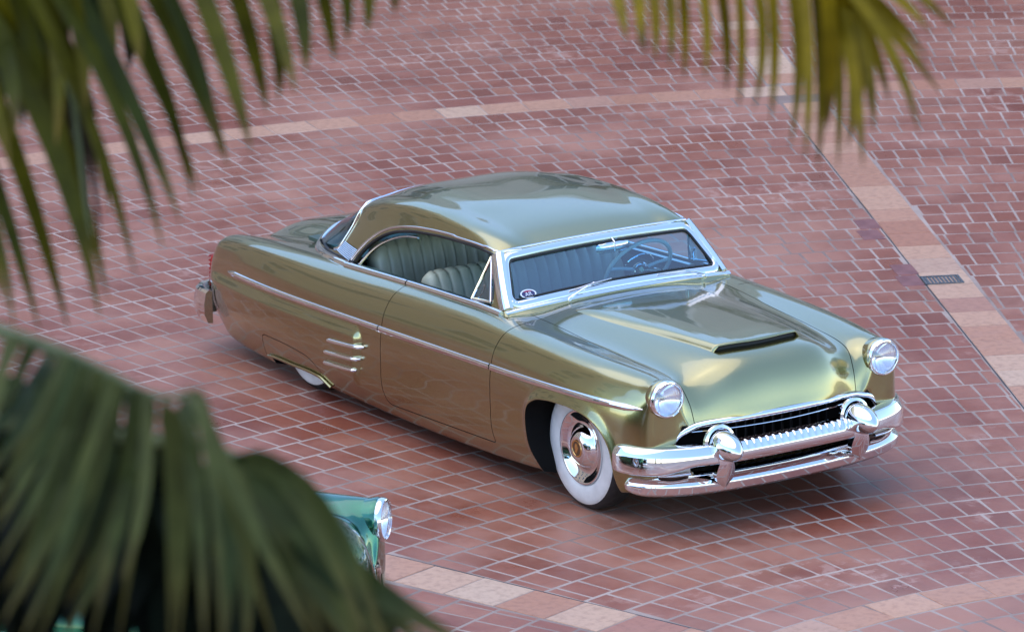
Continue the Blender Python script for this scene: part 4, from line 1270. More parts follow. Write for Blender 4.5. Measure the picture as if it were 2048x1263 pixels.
PALM['ULk'] = (None,
 [
  ((12.497,-10.042,6.02),(12.521,-9.989,5.894),(12.54,-9.948,5.762),0.0379),
  ((12.32,-9.908,5.977),(12.281,-9.847,5.876),(12.234,-9.8,5.767),0.0414),
  ((12.372,-10.076,6.005),(12.536,-10.071,5.845),(12.686,-10.093,5.679),0.0295),
  ((12.484,-9.934,6.005),(12.63,-9.941,5.906),(12.769,-9.965,5.802),0.033),
  ((12.329,-9.938,5.982),(12.368,-9.903,5.859),(12.395,-9.892,5.728),0.0378),
  ((12.401,-9.983,5.998),(12.374,-9.913,5.901),(12.339,-9.861,5.793),0.0293),
  ((12.445,-10.189,6.008),(12.465,-10.089,5.799),(12.476,-10.013,5.576),0.0344),
  ((12.302,-9.969,5.982),(12.432,-9.97,5.914),(12.554,-9.989,5.838),0.0355),
  ((12.295,-9.939,5.977),(12.349,-9.909,5.86),(12.387,-9.909,5.734),0.0388),
  ((12.346,-9.876,5.977),(12.322,-9.812,5.866),(12.291,-9.764,5.746),0.0274),
  ((12.31,-9.965,5.983),(12.383,-9.931,5.885),(12.447,-9.918,5.776),0.0275),
  ((12.274,-10.056,5.988),(12.516,-10.072,5.863),(12.747,-10.107,5.734),0.0353),
  ((12.302,-10.061,5.993),(12.513,-10.103,5.845),(12.707,-10.175,5.696),0.0361),
  ((12.392,-10.192,5.971),(12.474,-10.203,5.86),(12.55,-10.223,5.749),0.0299),
  ((12.412,-10.105,6.015),(12.339,-9.995,5.841),(12.263,-9.896,5.657),0.0345),
  ((12.242,-10.046,5.982),(12.379,-10.058,5.86),(12.51,-10.081,5.735),0.0266),
  ((12.348,-10.015,5.994),(12.273,-9.937,5.901),(12.191,-9.875,5.799),0.0303),
  ((12.429,-10.131,6.02),(12.45,-10.032,5.827),(12.457,-9.966,5.614),0.0308),
  ((12.331,-9.868,5.974),(12.574,-9.927,5.893),(12.809,-9.999,5.811),0.0305),
  ((12.257,-9.989,5.977),(12.383,-10.019,5.887),(12.499,-10.066,5.795),0.0352),
  ((12.183,-10.092,5.927),(12.212,-10.003,5.796),(12.232,-9.938,5.648),0.031),
  ((12.359,-10.162,5.977),(12.303,-10.032,5.741),(12.233,-9.937,5.484),0.0316),
  ((12.328,-10.136,5.981),(12.439,-10.138,5.83),(12.531,-10.175,5.673),0.0351),
  ((12.295,-9.903,5.973),(12.31,-9.877,5.902),(12.321,-9.858,5.828),0.0292),
  ((12.282,-10.122,5.964),(12.373,-10.072,5.863),(12.455,-10.046,5.747),0.0295),
  ((12.421,-10.055,6.01),(12.428,-10.027,5.886),(12.427,-10.015,5.759),0.0374),
  ((12.248,-10.093,5.968),(12.329,-10.063,5.807),(12.403,-10.046,5.641),0.0307),
  ((12.297,-10.136,5.961),(12.518,-10.13,5.859),(12.723,-10.158,5.741),0.0395),
  ((12.339,-10.084,6.001),(12.312,-9.972,5.821),(12.275,-9.882,5.624),0.0352),
  ((12.24,-10.05,5.982),(12.482,-10.094,5.819),(12.697,-10.184,5.652),0.0296),
  ((12.276,-9.947,5.975),(12.465,-10.005,5.913),(12.645,-10.078,5.849),0.0377),
  ((12.335,-10.034,5.995),(12.304,-9.983,5.88),(12.269,-9.941,5.761),0.0272),
  ((12.434,-10.21,5.982),(12.414,-10.069,5.787),(12.376,-9.974,5.562),0.0358),
  ((12.517,-9.947,6.011),(12.485,-9.895,5.882),(12.438,-9.871,5.746),0.0388)])
PALM['TR'] = ([(12.739, -9.194, 6.07), (12.855, -9.045, 5.993), (12.963, -8.889, 5.957), (13.064, -8.729, 5.95), (13.141, -8.61, 5.938), (13.181, -8.551, 5.925), (13.201, -8.528, 5.908), (13.214, -8.517, 5.887)],
 [
  ((12.884,-8.923,5.934),(13.012,-8.977,5.877),(13.135,-9.041,5.818),0.0297),
  ((12.857,-8.869,5.929),(13.011,-8.93,5.859),(13.155,-9.009,5.787),0.0234),
  ((12.989,-8.889,5.956),(13.082,-8.93,5.865),(13.163,-8.989,5.775),0.0265),
  ((13.082,-8.912,5.972),(13.148,-8.937,5.871),(13.204,-8.978,5.77),0.0234),
  ((13.045,-8.96,5.97),(13.118,-8.993,5.891),(13.182,-9.042,5.813),0.0265),
  ((12.958,-8.786,5.939),(12.939,-8.761,5.8),(12.913,-8.747,5.66),0.0212),
  ((13.043,-8.795,5.952),(13.111,-8.818,5.835),(13.166,-8.863,5.718),0.0223),
  ((13.051,-8.755,5.949),(13.003,-8.695,5.79),(12.943,-8.656,5.627),0.0234),
  ((13.161,-8.781,5.968),(13.116,-8.735,5.794),(13.062,-8.705,5.617),0.0244),
  ((13.063,-8.671,5.938),(13.122,-8.683,5.785),(13.158,-8.731,5.633),0.0244),
  ((13.101,-8.648,5.939),(13.124,-8.65,5.767),(13.136,-8.672,5.595),0.0234),
  ((13.119,-8.62,5.936),(13.23,-8.665,5.758),(13.316,-8.748,5.582),0.0255),
  ((13.146,-8.595,5.934),(13.274,-8.666,5.747),(13.388,-8.76,5.564),0.0244),
  ((13.191,-8.593,5.936),(13.184,-8.569,5.711),(13.165,-8.568,5.482),0.0255),
  ((13.138,-8.521,5.914),(13.185,-8.528,5.703),(13.22,-8.554,5.491),0.0265),
  ((13.153,-8.52,5.912),(13.319,-8.585,5.732),(13.472,-8.669,5.555),0.0319),
  ((13.171,-8.526,5.915),(13.302,-8.541,5.765),(13.412,-8.596,5.607),0.034),
  ((13.197,-8.539,5.916),(13.288,-8.563,5.741),(13.355,-8.625,5.565),0.0372),
  ((13.276,-8.619,5.947),(13.224,-8.573,5.755),(13.164,-8.542,5.56),0.0319),
  ((13.259,-8.593,5.932),(13.191,-8.488,5.747),(13.107,-8.414,5.553),0.0372),
  ((13.25,-8.577,5.924),(13.39,-8.541,5.783),(13.51,-8.549,5.621),0.0276),
  ((13.164,-8.51,5.902),(13.205,-8.393,5.769),(13.242,-8.289,5.623),0.0234),
  ((13.171,-8.515,5.907),(13.295,-8.468,5.807),(13.412,-8.437,5.695),0.0255),
  ((13.236,-8.544,5.927),(13.266,-8.446,5.83),(13.293,-8.362,5.719),0.0212),
  ((13.231,-8.523,5.933),(13.355,-8.496,5.888),(13.473,-8.488,5.823),0.0244),
  ((13.189,-8.458,5.939),(13.212,-8.347,5.86),(13.232,-8.249,5.766),0.0255),
  ((13.168,-8.395,5.933),(13.249,-8.368,5.881),(13.325,-8.355,5.819),0.0212),
  ((13.178,-8.526,5.911),(13.202,-8.459,5.77),(13.217,-8.412,5.619),0.0297)])
PALM['B1'] = ([(14.555, -11.436, 5.948), (14.627, -11.34, 5.906), (14.675, -11.276, 5.879), (14.724, -11.212, 5.851), (14.781, -11.14, 5.809), (14.825, -11.087, 5.774), (14.847, -11.054, 5.767), (14.861, -11.029, 5.773), (14.868, -11.02, 5.769)],
 [
  ((14.774,-11.306,5.895),(14.84,-11.363,5.829),(14.9,-11.428,5.768),0.0194),
  ((14.806,-11.287,5.888),(14.673,-11.266,5.754),(14.529,-11.259,5.625),0.0187),
  ((14.668,-11.185,5.831),(14.804,-11.305,5.769),(14.93,-11.436,5.72),0.0208),
  ((14.652,-11.155,5.814),(14.67,-11.225,5.694),(14.674,-11.31,5.584),0.0187),
  ((14.756,-11.184,5.836),(14.839,-11.295,5.724),(14.913,-11.416,5.622),0.0215),
  ((14.834,-11.204,5.846),(14.838,-11.267,5.666),(14.824,-11.353,5.496),0.0194),
  ((14.69,-11.112,5.788),(14.816,-11.256,5.622),(14.926,-11.418,5.473),0.0215),
  ((14.833,-11.162,5.818),(14.897,-11.266,5.627),(14.944,-11.393,5.448),0.0208),
  ((14.852,-11.154,5.813),(14.841,-11.223,5.6),(14.819,-11.307,5.393),0.0215),
  ((14.716,-11.063,5.756),(14.82,-11.158,5.571),(14.89,-11.297,5.406),0.0228),
  ((14.782,-11.072,5.76),(14.776,-11.095,5.655),(14.785,-11.192,5.356),0.0291),
  ((14.837,-11.085,5.768),(14.751,-11.054,5.659),(14.693,-11.096,5.312),0.0208),
  ((14.921,-11.116,5.783),(14.877,-11.076,5.651),(14.858,-11.084,5.346),0.0291),
  ((14.894,-11.084,5.761),(14.873,-11.057,5.613),(14.862,-11.072,5.345),0.0242),
  ((14.807,-11.02,5.742),(14.941,-11.064,5.664),(15.101,-11.148,5.426),0.0318),
  ((14.924,-11.068,5.786),(15.032,-11.089,5.715),(15.174,-11.155,5.448),0.0208),
  ((14.919,-11.055,5.797),(15.041,-11.059,5.679),(15.232,-11.014,5.436),0.0291),
  ((14.888,-11.03,5.783),(14.825,-10.957,5.617),(14.824,-10.866,5.293),0.0242),
  ((14.724,-11.265,5.878),(14.745,-11.317,5.825),(14.758,-11.378,5.779),0.0174),
  ((14.738,-11.278,5.885),(14.667,-11.259,5.821),(14.589,-11.247,5.76),0.0136),
  ((14.787,-11.26,5.881),(14.797,-11.322,5.815),(14.797,-11.393,5.762),0.0168),
  ((14.614,-11.183,5.832),(14.627,-11.221,5.786),(14.635,-11.266,5.744),0.0131),
  ((14.626,-11.153,5.818),(14.772,-11.295,5.783),(14.913,-11.439,5.757),0.0187),
  ((14.666,-11.177,5.833),(14.711,-11.243,5.783),(14.752,-11.313,5.738),0.0145),
  ((14.731,-11.183,5.839),(14.621,-11.202,5.701),(14.497,-11.237,5.574),0.0168),
  ((14.772,-11.207,5.853),(14.84,-11.29,5.793),(14.903,-11.378,5.74),0.0131),
  ((14.667,-11.13,5.808),(14.713,-11.22,5.685),(14.736,-11.336,5.583),0.0193),
  ((14.848,-11.224,5.865),(14.857,-11.28,5.759),(14.859,-11.344,5.657),0.015),
  ((14.787,-11.17,5.831),(14.871,-11.293,5.697),(14.942,-11.431,5.577),0.0174),
  ((14.783,-11.172,5.832),(14.82,-11.25,5.701),(14.85,-11.337,5.577),0.0136),
  ((14.877,-11.195,5.844),(14.726,-11.208,5.619),(14.561,-11.242,5.396),0.0193),
  ((14.773,-11.147,5.815),(14.807,-11.219,5.662),(14.823,-11.315,5.521),0.015),
  ((14.878,-11.176,5.832),(14.877,-11.258,5.654),(14.863,-11.355,5.483),0.0187),
  ((14.778,-11.128,5.803),(14.707,-11.143,5.612),(14.617,-11.185,5.428),0.0145),
  ((14.723,-11.077,5.771),(14.828,-11.209,5.627),(14.924,-11.35,5.494),0.0193),
  ((14.789,-11.115,5.795),(14.815,-11.17,5.637),(14.822,-11.249,5.49),0.015),
  ((14.84,-11.114,5.792),(14.817,-11.154,5.604),(14.771,-11.227,5.427),0.0206),
  ((14.722,-11.058,5.759),(14.83,-11.144,5.632),(14.922,-11.25,5.514),0.016),
  ((14.755,-11.05,5.753),(14.867,-11.155,5.616),(14.967,-11.272,5.489),0.0262),
  ((14.864,-11.109,5.789),(14.962,-11.17,5.664),(15.041,-11.259,5.547),0.0203)])
PALM['B2'] = ([(14.285, -11.237, 5.65), (14.38, -11.098, 5.622), (14.474, -10.958, 5.598), (14.544, -10.853, 5.578), (14.581, -10.801, 5.563), (14.602, -10.775, 5.548)],
 [
  ((14.494,-10.798,5.535),(14.64,-10.776,5.451),(14.812,-10.76,5.269),0.0406),
  ((14.671,-10.826,5.584),(14.806,-10.757,5.516),(14.96,-10.73,5.304),0.0465),
  ((14.65,-10.81,5.574),(14.773,-10.776,5.528),(14.944,-10.754,5.304),0.038),
  ((14.598,-10.806,5.568),(14.628,-10.759,5.454),(14.718,-10.673,5.226),0.0338),
  ((14.653,-10.807,5.568),(14.834,-10.741,5.422),(15.047,-10.609,5.304),0.0549),
  ((14.554,-10.763,5.53),(14.776,-10.739,5.404),(15.025,-10.658,5.303),0.0507),
  ((14.647,-10.842,5.562),(14.7,-10.848,5.445),(14.75,-10.883,5.276),0.038),
  ((14.601,-10.837,5.55),(14.705,-10.884,5.453),(14.807,-10.96,5.307),0.0338),
  ((14.604,-10.815,5.538),(14.735,-10.75,5.391),(14.855,-10.704,5.239),0.0592),
  ((14.539,-10.765,5.522),(14.658,-10.682,5.376),(14.787,-10.597,5.198),0.0592)])
PALM['BD'] = (None,
 [
  ((13.707,-10.243,4.974),(13.759,-10.248,4.805),(13.786,-10.294,4.637),0.0545),
  ((14.096,-10.575,5.211),(14.304,-10.662,5.148),(14.503,-10.762,5.088),0.0528),
  ((13.615,-10.658,5.255),(13.976,-10.871,5.242),(14.328,-11.089,5.244),0.0635),
  ((13.777,-10.827,5.419),(13.791,-10.797,5.238),(13.792,-10.79,5.051),0.0593),
  ((13.93,-10.758,5.49),(13.816,-10.677,5.29),(13.695,-10.612,5.081),0.0625),
  ((13.947,-10.505,5.245),(13.661,-10.322,4.945),(13.363,-10.168,4.627),0.0454),
  ((13.377,-10.408,5.226),(13.529,-10.452,5.088),(13.671,-10.51,4.952),0.0571),
  ((13.816,-10.36,5.14),(13.903,-10.359,5.039),(13.975,-10.385,4.933),0.043),
  ((13.774,-10.637,5.413),(13.573,-10.559,5.207),(13.362,-10.498,4.997),0.0579),
  ((13.579,-10.568,5.361),(13.743,-10.625,5.217),(13.895,-10.698,5.076),0.066),
  ((13.734,-10.303,5.077),(13.554,-10.233,4.885),(13.366,-10.177,4.69),0.0449),
  ((13.652,-10.283,5.122),(13.887,-10.382,5.028),(14.112,-10.493,4.939),0.0596),
  ((14.066,-10.707,5.367),(14.059,-10.709,5.234),(14.041,-10.728,5.102),0.051),
  ((13.44,-10.412,5.16),(13.509,-10.4,5.021),(13.563,-10.417,4.878),0.065),
  ((13.751,-10.53,5.182),(13.941,-10.622,5.101),(14.122,-10.725,5.025),0.0612),
  ((13.71,-10.825,5.403),(13.39,-10.652,5.13),(13.063,-10.499,4.842),0.0622),
  ((13.54,-10.281,5.183),(13.6,-10.285,5.017),(13.638,-10.326,4.849),0.069),
  ((14.022,-10.527,5.204),(13.648,-10.32,4.927),(13.262,-10.137,4.638),0.0673),
  ((13.4,-10.448,5.293),(13.281,-10.408,5.098),(13.146,-10.395,4.903),0.0604),
  ((13.76,-10.634,5.411),(13.491,-10.494,5.148),(13.214,-10.374,4.872),0.0622),
  ((13.553,-10.59,5.353),(13.468,-10.516,5.15),(13.374,-10.46,4.939),0.0468),
  ((13.637,-10.811,5.321),(13.717,-10.815,5.162),(13.78,-10.846,5.001),0.0625),
  ((14.111,-10.455,5.222),(14.354,-10.58,5.172),(14.588,-10.716,5.129),0.0692),
  ((13.667,-10.465,5.196),(13.61,-10.453,5.037),(13.536,-10.466,4.883),0.0588),
  ((13.329,-10.665,5.246),(13.415,-10.656,5.081),(13.477,-10.689,4.911),0.051),
  ((13.857,-10.801,5.334),(14.026,-10.887,5.214),(14.184,-10.987,5.101),0.0449),
  ((13.393,-10.631,5.215),(13.334,-10.576,5.058),(13.262,-10.546,4.895),0.0628),
  ((14.214,-10.505,5.056),(14.423,-10.583,4.971),(14.621,-10.677,4.889),0.045),
  ((13.747,-10.639,5.349),(13.732,-10.61,5.17),(13.705,-10.602,4.987),0.0445),
  ((13.278,-10.601,5.187),(13.17,-10.538,4.992),(13.056,-10.487,4.791),0.056),
  ((13.96,-10.48,5.136),(13.775,-10.4,4.922),(13.569,-10.352,4.709),0.0555),
  ((13.621,-10.568,5.358),(13.831,-10.656,5.267),(14.027,-10.762,5.181),0.0642),
  ((13.778,-10.315,5.073),(14.144,-10.52,5.084),(14.5,-10.735,5.106),0.0488),
  ((13.283,-10.617,5.229),(13.764,-10.841,5.192),(14.227,-11.085,5.176),0.0529),
  ((14.017,-10.467,5.301),(13.997,-10.462,5.118),(13.963,-10.48,4.935),0.0426),
  ((13.746,-10.535,5.346),(14.067,-10.663,5.314),(14.376,-10.806,5.287),0.0545),
  ((13.762,-10.23,4.944),(13.921,-10.345,4.845),(14.061,-10.484,4.757),0.0531),
  ((13.741,-10.257,4.985),(13.916,-10.376,4.879),(14.067,-10.527,4.789),0.0428),
  ((13.64,-10.263,4.915),(14.062,-10.441,4.919),(14.463,-10.65,4.929),0.0633),
  ((13.885,-10.682,5.237),(13.861,-10.689,5.038),(13.823,-10.718,4.839),0.0539),
  ((13.87,-10.492,5.318),(13.593,-10.338,5.085),(13.299,-10.216,4.844),0.0442),
  ((13.847,-10.809,5.524),(13.965,-10.819,5.382),(14.061,-10.868,5.235),0.0589),
  ((13.731,-10.218,5.141),(13.933,-10.326,5.074),(14.117,-10.458,5.016),0.0496),
  ((13.878,-10.862,5.402),(13.694,-10.756,5.148),(13.499,-10.674,4.882),0.0446),
  ((13.632,-10.586,5.307),(13.874,-10.666,5.22),(14.1,-10.771,5.135),0.0489),
  ((13.632,-10.318,5.207),(13.824,-10.398,5.111),(14.0,-10.501,5.019),0.0423),
  ((13.877,-10.543,5.181),(13.969,-10.593,5.089),(14.055,-10.652,5.0),0.0432),
  ((13.633,-10.638,5.324),(13.556,-10.553,5.122),(13.459,-10.506,4.908),0.0525),
  ((14.244,-10.504,5.042),(14.161,-10.475,4.867),(14.061,-10.472,4.696),0.0683),
  ((13.513,-10.407,5.232),(13.909,-10.623,5.177),(14.288,-10.858,5.142),0.0576),
  ((14.018,-10.694,5.359),(14.012,-10.695,5.224),(13.999,-10.709,5.09),0.0438),
  ((14.086,-10.396,5.184),(13.832,-10.223,4.943),(13.567,-10.076,4.688),0.0629),
  ((13.738,-10.627,5.294),(13.466,-10.51,5.061),(13.187,-10.41,4.822),0.0667),
  ((13.893,-10.873,5.543),(13.551,-10.699,5.26),(13.197,-10.553,4.961),0.0424),
  ((13.799,-10.305,5.197),(13.784,-10.326,5.027),(13.758,-10.364,4.86),0.0623),
  ((14.2,-10.47,5.281),(14.118,-10.403,5.125),(14.024,-10.358,4.964),0.0447),
  ((14.175,-10.503,5.13),(13.911,-10.346,4.901),(13.642,-10.203,4.662),0.0658),
  ((13.66,-10.646,5.42),(13.926,-10.777,5.332),(14.179,-10.923,5.253),0.0674),
  ((13.962,-10.832,5.292),(13.886,-10.821,5.133),(13.795,-10.833,4.979),0.052),
  ((13.818,-10.476,5.308),(13.784,-10.448,5.162),(13.733,-10.449,5.015),0.0614),
  ((13.551,-10.706,5.372),(13.496,-10.674,5.193),(13.428,-10.664,5.012),0.0674),
  ((13.975,-10.472,5.091),(13.684,-10.346,4.839),(13.383,-10.239,4.58),0.0494),
  ((13.91,-10.545,5.225),(14.156,-10.693,5.127),(14.38,-10.868,5.045),0.0637),
  ((13.8,-10.331,5.064),(13.742,-10.259,4.908),(13.676,-10.202,4.745),0.0529),
  ((13.746,-10.612,5.383),(13.473,-10.512,5.168),(13.193,-10.424,4.947),0.0622),
  ((13.634,-10.632,5.405),(13.964,-10.769,5.322),(14.275,-10.93,5.249),0.0673),
  ((13.598,-10.667,5.434),(13.337,-10.544,5.182),(13.054,-10.46,4.925),0.0451),
  ((13.992,-10.696,5.449),(13.544,-10.491,5.123),(13.079,-10.32,4.784),0.0572),
  ((13.894,-10.666,5.431),(13.842,-10.59,5.249),(13.771,-10.55,5.057),0.0541),
  ((13.674,-10.6,5.272),(13.965,-10.762,5.187),(14.246,-10.935,5.115),0.0649),
  ((13.927,-10.33,5.084),(14.123,-10.395,4.999),(14.302,-10.49,4.913),0.0582),
  ((13.846,-10.773,5.393),(13.656,-10.662,5.15),(13.448,-10.585,4.898),0.0459),
  ((13.656,-10.799,5.193),(13.576,-10.779,5.033),(13.478,-10.786,4.876),0.0446),
  ((13.722,-10.782,5.296),(14.016,-10.912,5.268),(14.294,-11.064,5.248),0.0492),
  ((13.619,-10.763,5.248),(13.398,-10.64,5.02),(13.158,-10.55,4.783),0.06),
  ((13.7,-10.681,5.383),(13.369,-10.549,5.088),(13.029,-10.437,4.781),0.0539),
  ((13.944,-10.546,5.187),(13.667,-10.431,4.909),(13.37,-10.35,4.629),0.0686),
  ((13.716,-10.595,5.219),(13.609,-10.547,5.007),(13.485,-10.527,4.793),0.0626),
  ((13.661,-10.286,5.177),(13.541,-10.264,4.977),(13.414,-10.256,4.775),0.0643),
  ((13.506,-10.4,5.197),(13.827,-10.581,5.175),(14.13,-10.784,5.168),0.0695),
  ((14.126,-10.64,5.361),(13.884,-10.526,5.111),(13.626,-10.441,4.854),0.0498),
  ((13.927,-10.472,5.199),(13.851,-10.436,5.016),(13.756,-10.43,4.834),0.0627),
  ((13.96,-10.7,5.344),(14.16,-10.822,5.294),(14.354,-10.95,5.251),0.0657),
  ((13.846,-10.407,5.263),(13.854,-10.419,5.111),(13.856,-10.441,4.959),0.0646),
  ((13.735,-10.334,5.017),(13.627,-10.239,4.796),(13.503,-10.173,4.566),0.0593),
  ((13.695,-10.874,5.251),(13.951,-11.014,5.152),(14.19,-11.174,5.067),0.044),
  ((13.407,-10.677,5.349),(13.589,-10.771,5.284),(13.763,-10.875,5.225),0.0505),
  ((13.992,-10.361,4.969),(14.062,-10.423,4.828),(14.125,-10.497,4.69),0.0534),
  ((13.547,-10.483,5.179),(13.443,-10.387,4.958),(13.318,-10.33,4.726),0.0613),
  ((13.715,-10.32,5.118),(13.868,-10.389,4.999),(14.011,-10.474,4.884),0.0669),
  ((13.629,-10.611,5.379),(13.456,-10.5,5.145),(13.272,-10.413,4.899),0.0475),
  ((13.936,-10.931,5.403),(14.029,-11.0,5.295),(14.11,-11.086,5.193),0.0502),
  ((13.682,-10.793,5.495),(13.377,-10.614,5.232),(13.069,-10.449,4.953),0.0655),
  ((13.591,-10.718,5.462),(13.406,-10.618,5.275),(13.21,-10.537,5.082),0.0634),
  ((13.966,-10.368,5.069),(13.755,-10.277,4.827),(13.534,-10.205,4.58),0.0541),
  ((13.56,-10.61,5.19),(13.581,-10.62,5.067),(13.596,-10.64,4.945),0.0483),
  ((13.959,-10.496,5.247),(13.819,-10.394,5.048),(13.673,-10.304,4.84),0.064),
  ((14.043,-10.686,5.442),(13.93,-10.59,5.236),(13.805,-10.519,5.019),0.06),
  ((13.576,-10.501,5.326),(13.842,-10.639,5.272),(14.097,-10.791,5.226),0.0441),
  ((13.681,-10.808,5.409),(13.35,-10.67,5.112),(13.013,-10.552,4.801),0.0448),
  ((13.404,-10.488,5.319),(13.689,-10.624,5.236),(13.953,-10.789,5.164),0.0449),
  ((13.894,-10.663,5.266),(13.613,-10.538,5.042),(13.32,-10.435,4.814),0.0501),
  ((13.566,-10.57,5.279),(13.586,-10.57,5.097),(13.592,-10.596,4.915),0.0548),
  ((13.782,-10.617,5.4),(13.715,-10.547,5.22),(13.635,-10.503,5.033),0.0507),
  ((13.433,-10.63,5.277),(13.262,-10.588,5.043),(13.083,-10.562,4.806),0.0452),
  ((13.619,-10.791,5.295),(13.877,-10.9,5.239),(14.123,-11.026,5.19),0.0431),
  ((13.584,-10.325,5.11),(13.975,-10.499,5.059),(14.347,-10.698,5.021),0.0595),
  ((13.476,-10.547,5.217),(13.318,-10.427,5.024),(13.144,-10.337,4.819),0.0525),
  ((13.554,-10.537,5.162),(13.692,-10.633,5.016),(13.815,-10.749,4.878),0.0631),
  ((13.525,-10.675,5.317),(13.653,-10.737,5.167),(13.76,-10.829,5.024),0.0493),
  ((13.877,-10.646,5.418),(13.83,-10.592,5.276),(13.773,-10.56,5.129),0.0606),
  ((13.682,-10.52,5.143),(13.99,-10.678,5.073),(14.271,-10.871,5.019),0.0516),
  ((13.762,-10.881,5.383),(13.361,-10.683,5.106),(12.946,-10.515,4.815),0.0434),
  ((13.291,-10.527,5.222),(13.604,-10.71,5.201),(13.906,-10.901,5.193),0.0475),
  ((13.317,-10.65,5.357),(13.292,-10.619,5.145),(13.254,-10.609,4.929),0.0679),
  ((13.604,-10.715,5.385),(13.958,-10.909,5.378),(14.301,-11.114,5.385),0.0623),
  ((13.872,-10.37,5.006),(14.019,-10.423,4.881),(14.149,-10.503,4.76),0.0677),
  ((13.921,-10.786,5.509),(13.98,-10.817,5.392),(14.028,-10.865,5.278),0.0455),
  ((14.055,-10.388,5.113),(14.117,-10.399,4.951),(14.166,-10.431,4.788),0.0587),
  ((14.146,-10.668,5.243),(13.955,-10.582,4.998),(13.753,-10.516,4.746),0.0463),
  ((13.484,-10.776,5.358),(13.69,-10.889,5.287),(13.879,-11.024,5.227),0.0608),
  ((13.489,-10.642,5.146),(13.615,-10.688,5.054),(13.724,-10.76,4.965),0.0619),
  ((13.771,-10.473,5.162),(14.081,-10.652,5.147),(14.374,-10.85,5.146),0.0552),
  ((13.631,-10.602,5.31),(13.63,-10.567,5.144),(13.614,-10.561,4.973),0.0506),
  ((13.902,-10.758,5.459),(13.852,-10.721,5.289),(13.789,-10.707,5.115),0.0602),
  ((13.74,-10.759,5.474),(14.019,-10.929,5.384),(14.284,-11.115,5.311),0.0561),
  ((13.468,-10.656,5.304),(13.474,-10.697,5.119),(13.471,-10.75,4.936),0.052),
  ((13.633,-10.686,5.384),(13.676,-10.712,5.211),(13.707,-10.755,5.04),0.0493),
  ((13.511,-10.309,5.036),(13.625,-10.368,4.914),(13.731,-10.438,4.795),0.0637),
  ((13.665,-10.507,5.21),(13.67,-10.487,5.06),(13.659,-10.493,4.907),0.0524),
  ((13.859,-10.306,4.994),(13.862,-10.291,4.815),(13.858,-10.291,4.633),0.0486),
  ((13.65,-10.312,5.18),(13.804,-10.378,5.07),(13.934,-10.479,4.965),0.0624),
  ((13.398,-10.414,5.193),(13.882,-10.661,5.16),(14.339,-10.939,5.151),0.0621),
  ((13.812,-10.476,5.207),(13.787,-10.423,5.012),(13.743,-10.403,4.809),0.0462),
  ((13.681,-10.184,4.875),(13.553,-10.136,4.632),(13.402,-10.125,4.39),0.0541),
  ((13.434,-10.518,5.156),(13.461,-10.504,4.995),(13.466,-10.529,4.832),0.06),
  ((13.416,-10.385,5.179),(13.74,-10.541,5.115),(14.046,-10.719,5.062),0.0435),
  ((13.331,-10.675,5.34),(13.66,-10.839,5.254),(13.965,-11.032,5.185),0.0505),
  ((13.879,-10.575,5.177),(14.199,-10.755,5.143),(14.509,-10.944,5.12),0.0494),
  ((13.768,-10.809,5.427),(13.882,-10.823,5.286),(13.979,-10.868,5.143),0.052),
  ((13.515,-10.444,5.289),(13.913,-10.66,5.262),(14.294,-10.895,5.253),0.0461),
  ((14.162,-10.582,5.257),(13.779,-10.385,4.931),(13.382,-10.217,4.59),0.0687),
  ((13.322,-10.701,5.321),(13.828,-10.921,5.289),(14.315,-11.16,5.276),0.0628),
  ((13.702,-10.557,5.187),(13.882,-10.677,5.067),(14.051,-10.81,4.956),0.0698),
  ((13.719,-10.588,5.315),(13.875,-10.672,5.213),(14.01,-10.784,5.119),0.0687),
  ((13.549,-10.635,5.312),(13.597,-10.674,5.198),(13.63,-10.734,5.089),0.0701),
  ((14.068,-10.596,5.288),(14.021,-10.602,5.131),(13.969,-10.617,4.974),0.0429),
  ((13.998,-10.555,5.317),(13.686,-10.401,5.069),(13.363,-10.27,4.814),0.0559),
  ((13.403,-10.688,5.391),(13.845,-10.88,5.343),(14.259,-11.107,5.313),0.0503),
  ((13.875,-10.306,5.006),(14.125,-10.449,4.976),(14.366,-10.602,4.955),0.0656),
  ((13.297,-10.649,5.224),(13.475,-10.73,5.143),(13.635,-10.837,5.068),0.0672),
  ((13.767,-10.829,5.242),(13.407,-10.656,4.927),(13.035,-10.508,4.595),0.067),
  ((14.09,-10.435,5.043),(13.97,-10.333,4.799),(13.827,-10.274,4.545),0.0442),
  ((13.982,-10.541,5.349),(13.905,-10.509,5.178),(13.818,-10.496,5.005),0.0469),
  ((13.341,-10.516,5.245),(13.867,-10.754,5.225),(14.364,-11.028,5.226),0.0632),
  ((13.585,-10.757,5.41),(13.472,-10.68,5.194),(13.347,-10.628,4.969),0.0594),
  ((13.291,-10.543,5.299),(13.566,-10.711,5.258),(13.829,-10.893,5.23),0.0688),
  ((13.371,-10.528,5.139),(13.857,-10.788,5.149),(14.326,-11.065,5.181),0.0669),
  ((13.564,-10.663,5.255),(13.627,-10.706,5.127),(13.675,-10.769,5.004),0.0506),
  ((13.52,-10.3,5.107),(13.628,-10.353,4.946),(13.717,-10.437,4.79),0.0643),
  ((14.197,-10.586,5.206),(13.937,-10.451,4.975),(13.67,-10.333,4.736),0.0465),
  ((13.663,-10.679,5.441),(13.556,-10.604,5.281),(13.435,-10.558,5.114),0.0521),
  ((13.708,-10.381,5.236),(13.939,-10.513,5.121),(14.143,-10.682,5.021),0.0584),
  ((13.714,-10.457,5.149),(13.636,-10.387,4.982),(13.55,-10.334,4.808),0.0502),
  ((13.592,-10.64,5.351),(13.556,-10.608,5.142),(13.507,-10.598,4.927),0.0553),
  ((13.471,-10.716,5.404),(13.315,-10.62,5.183),(13.136,-10.565,4.954),0.0696),
  ((13.676,-10.515,5.287),(13.995,-10.676,5.239),(14.292,-10.868,5.205),0.0634),
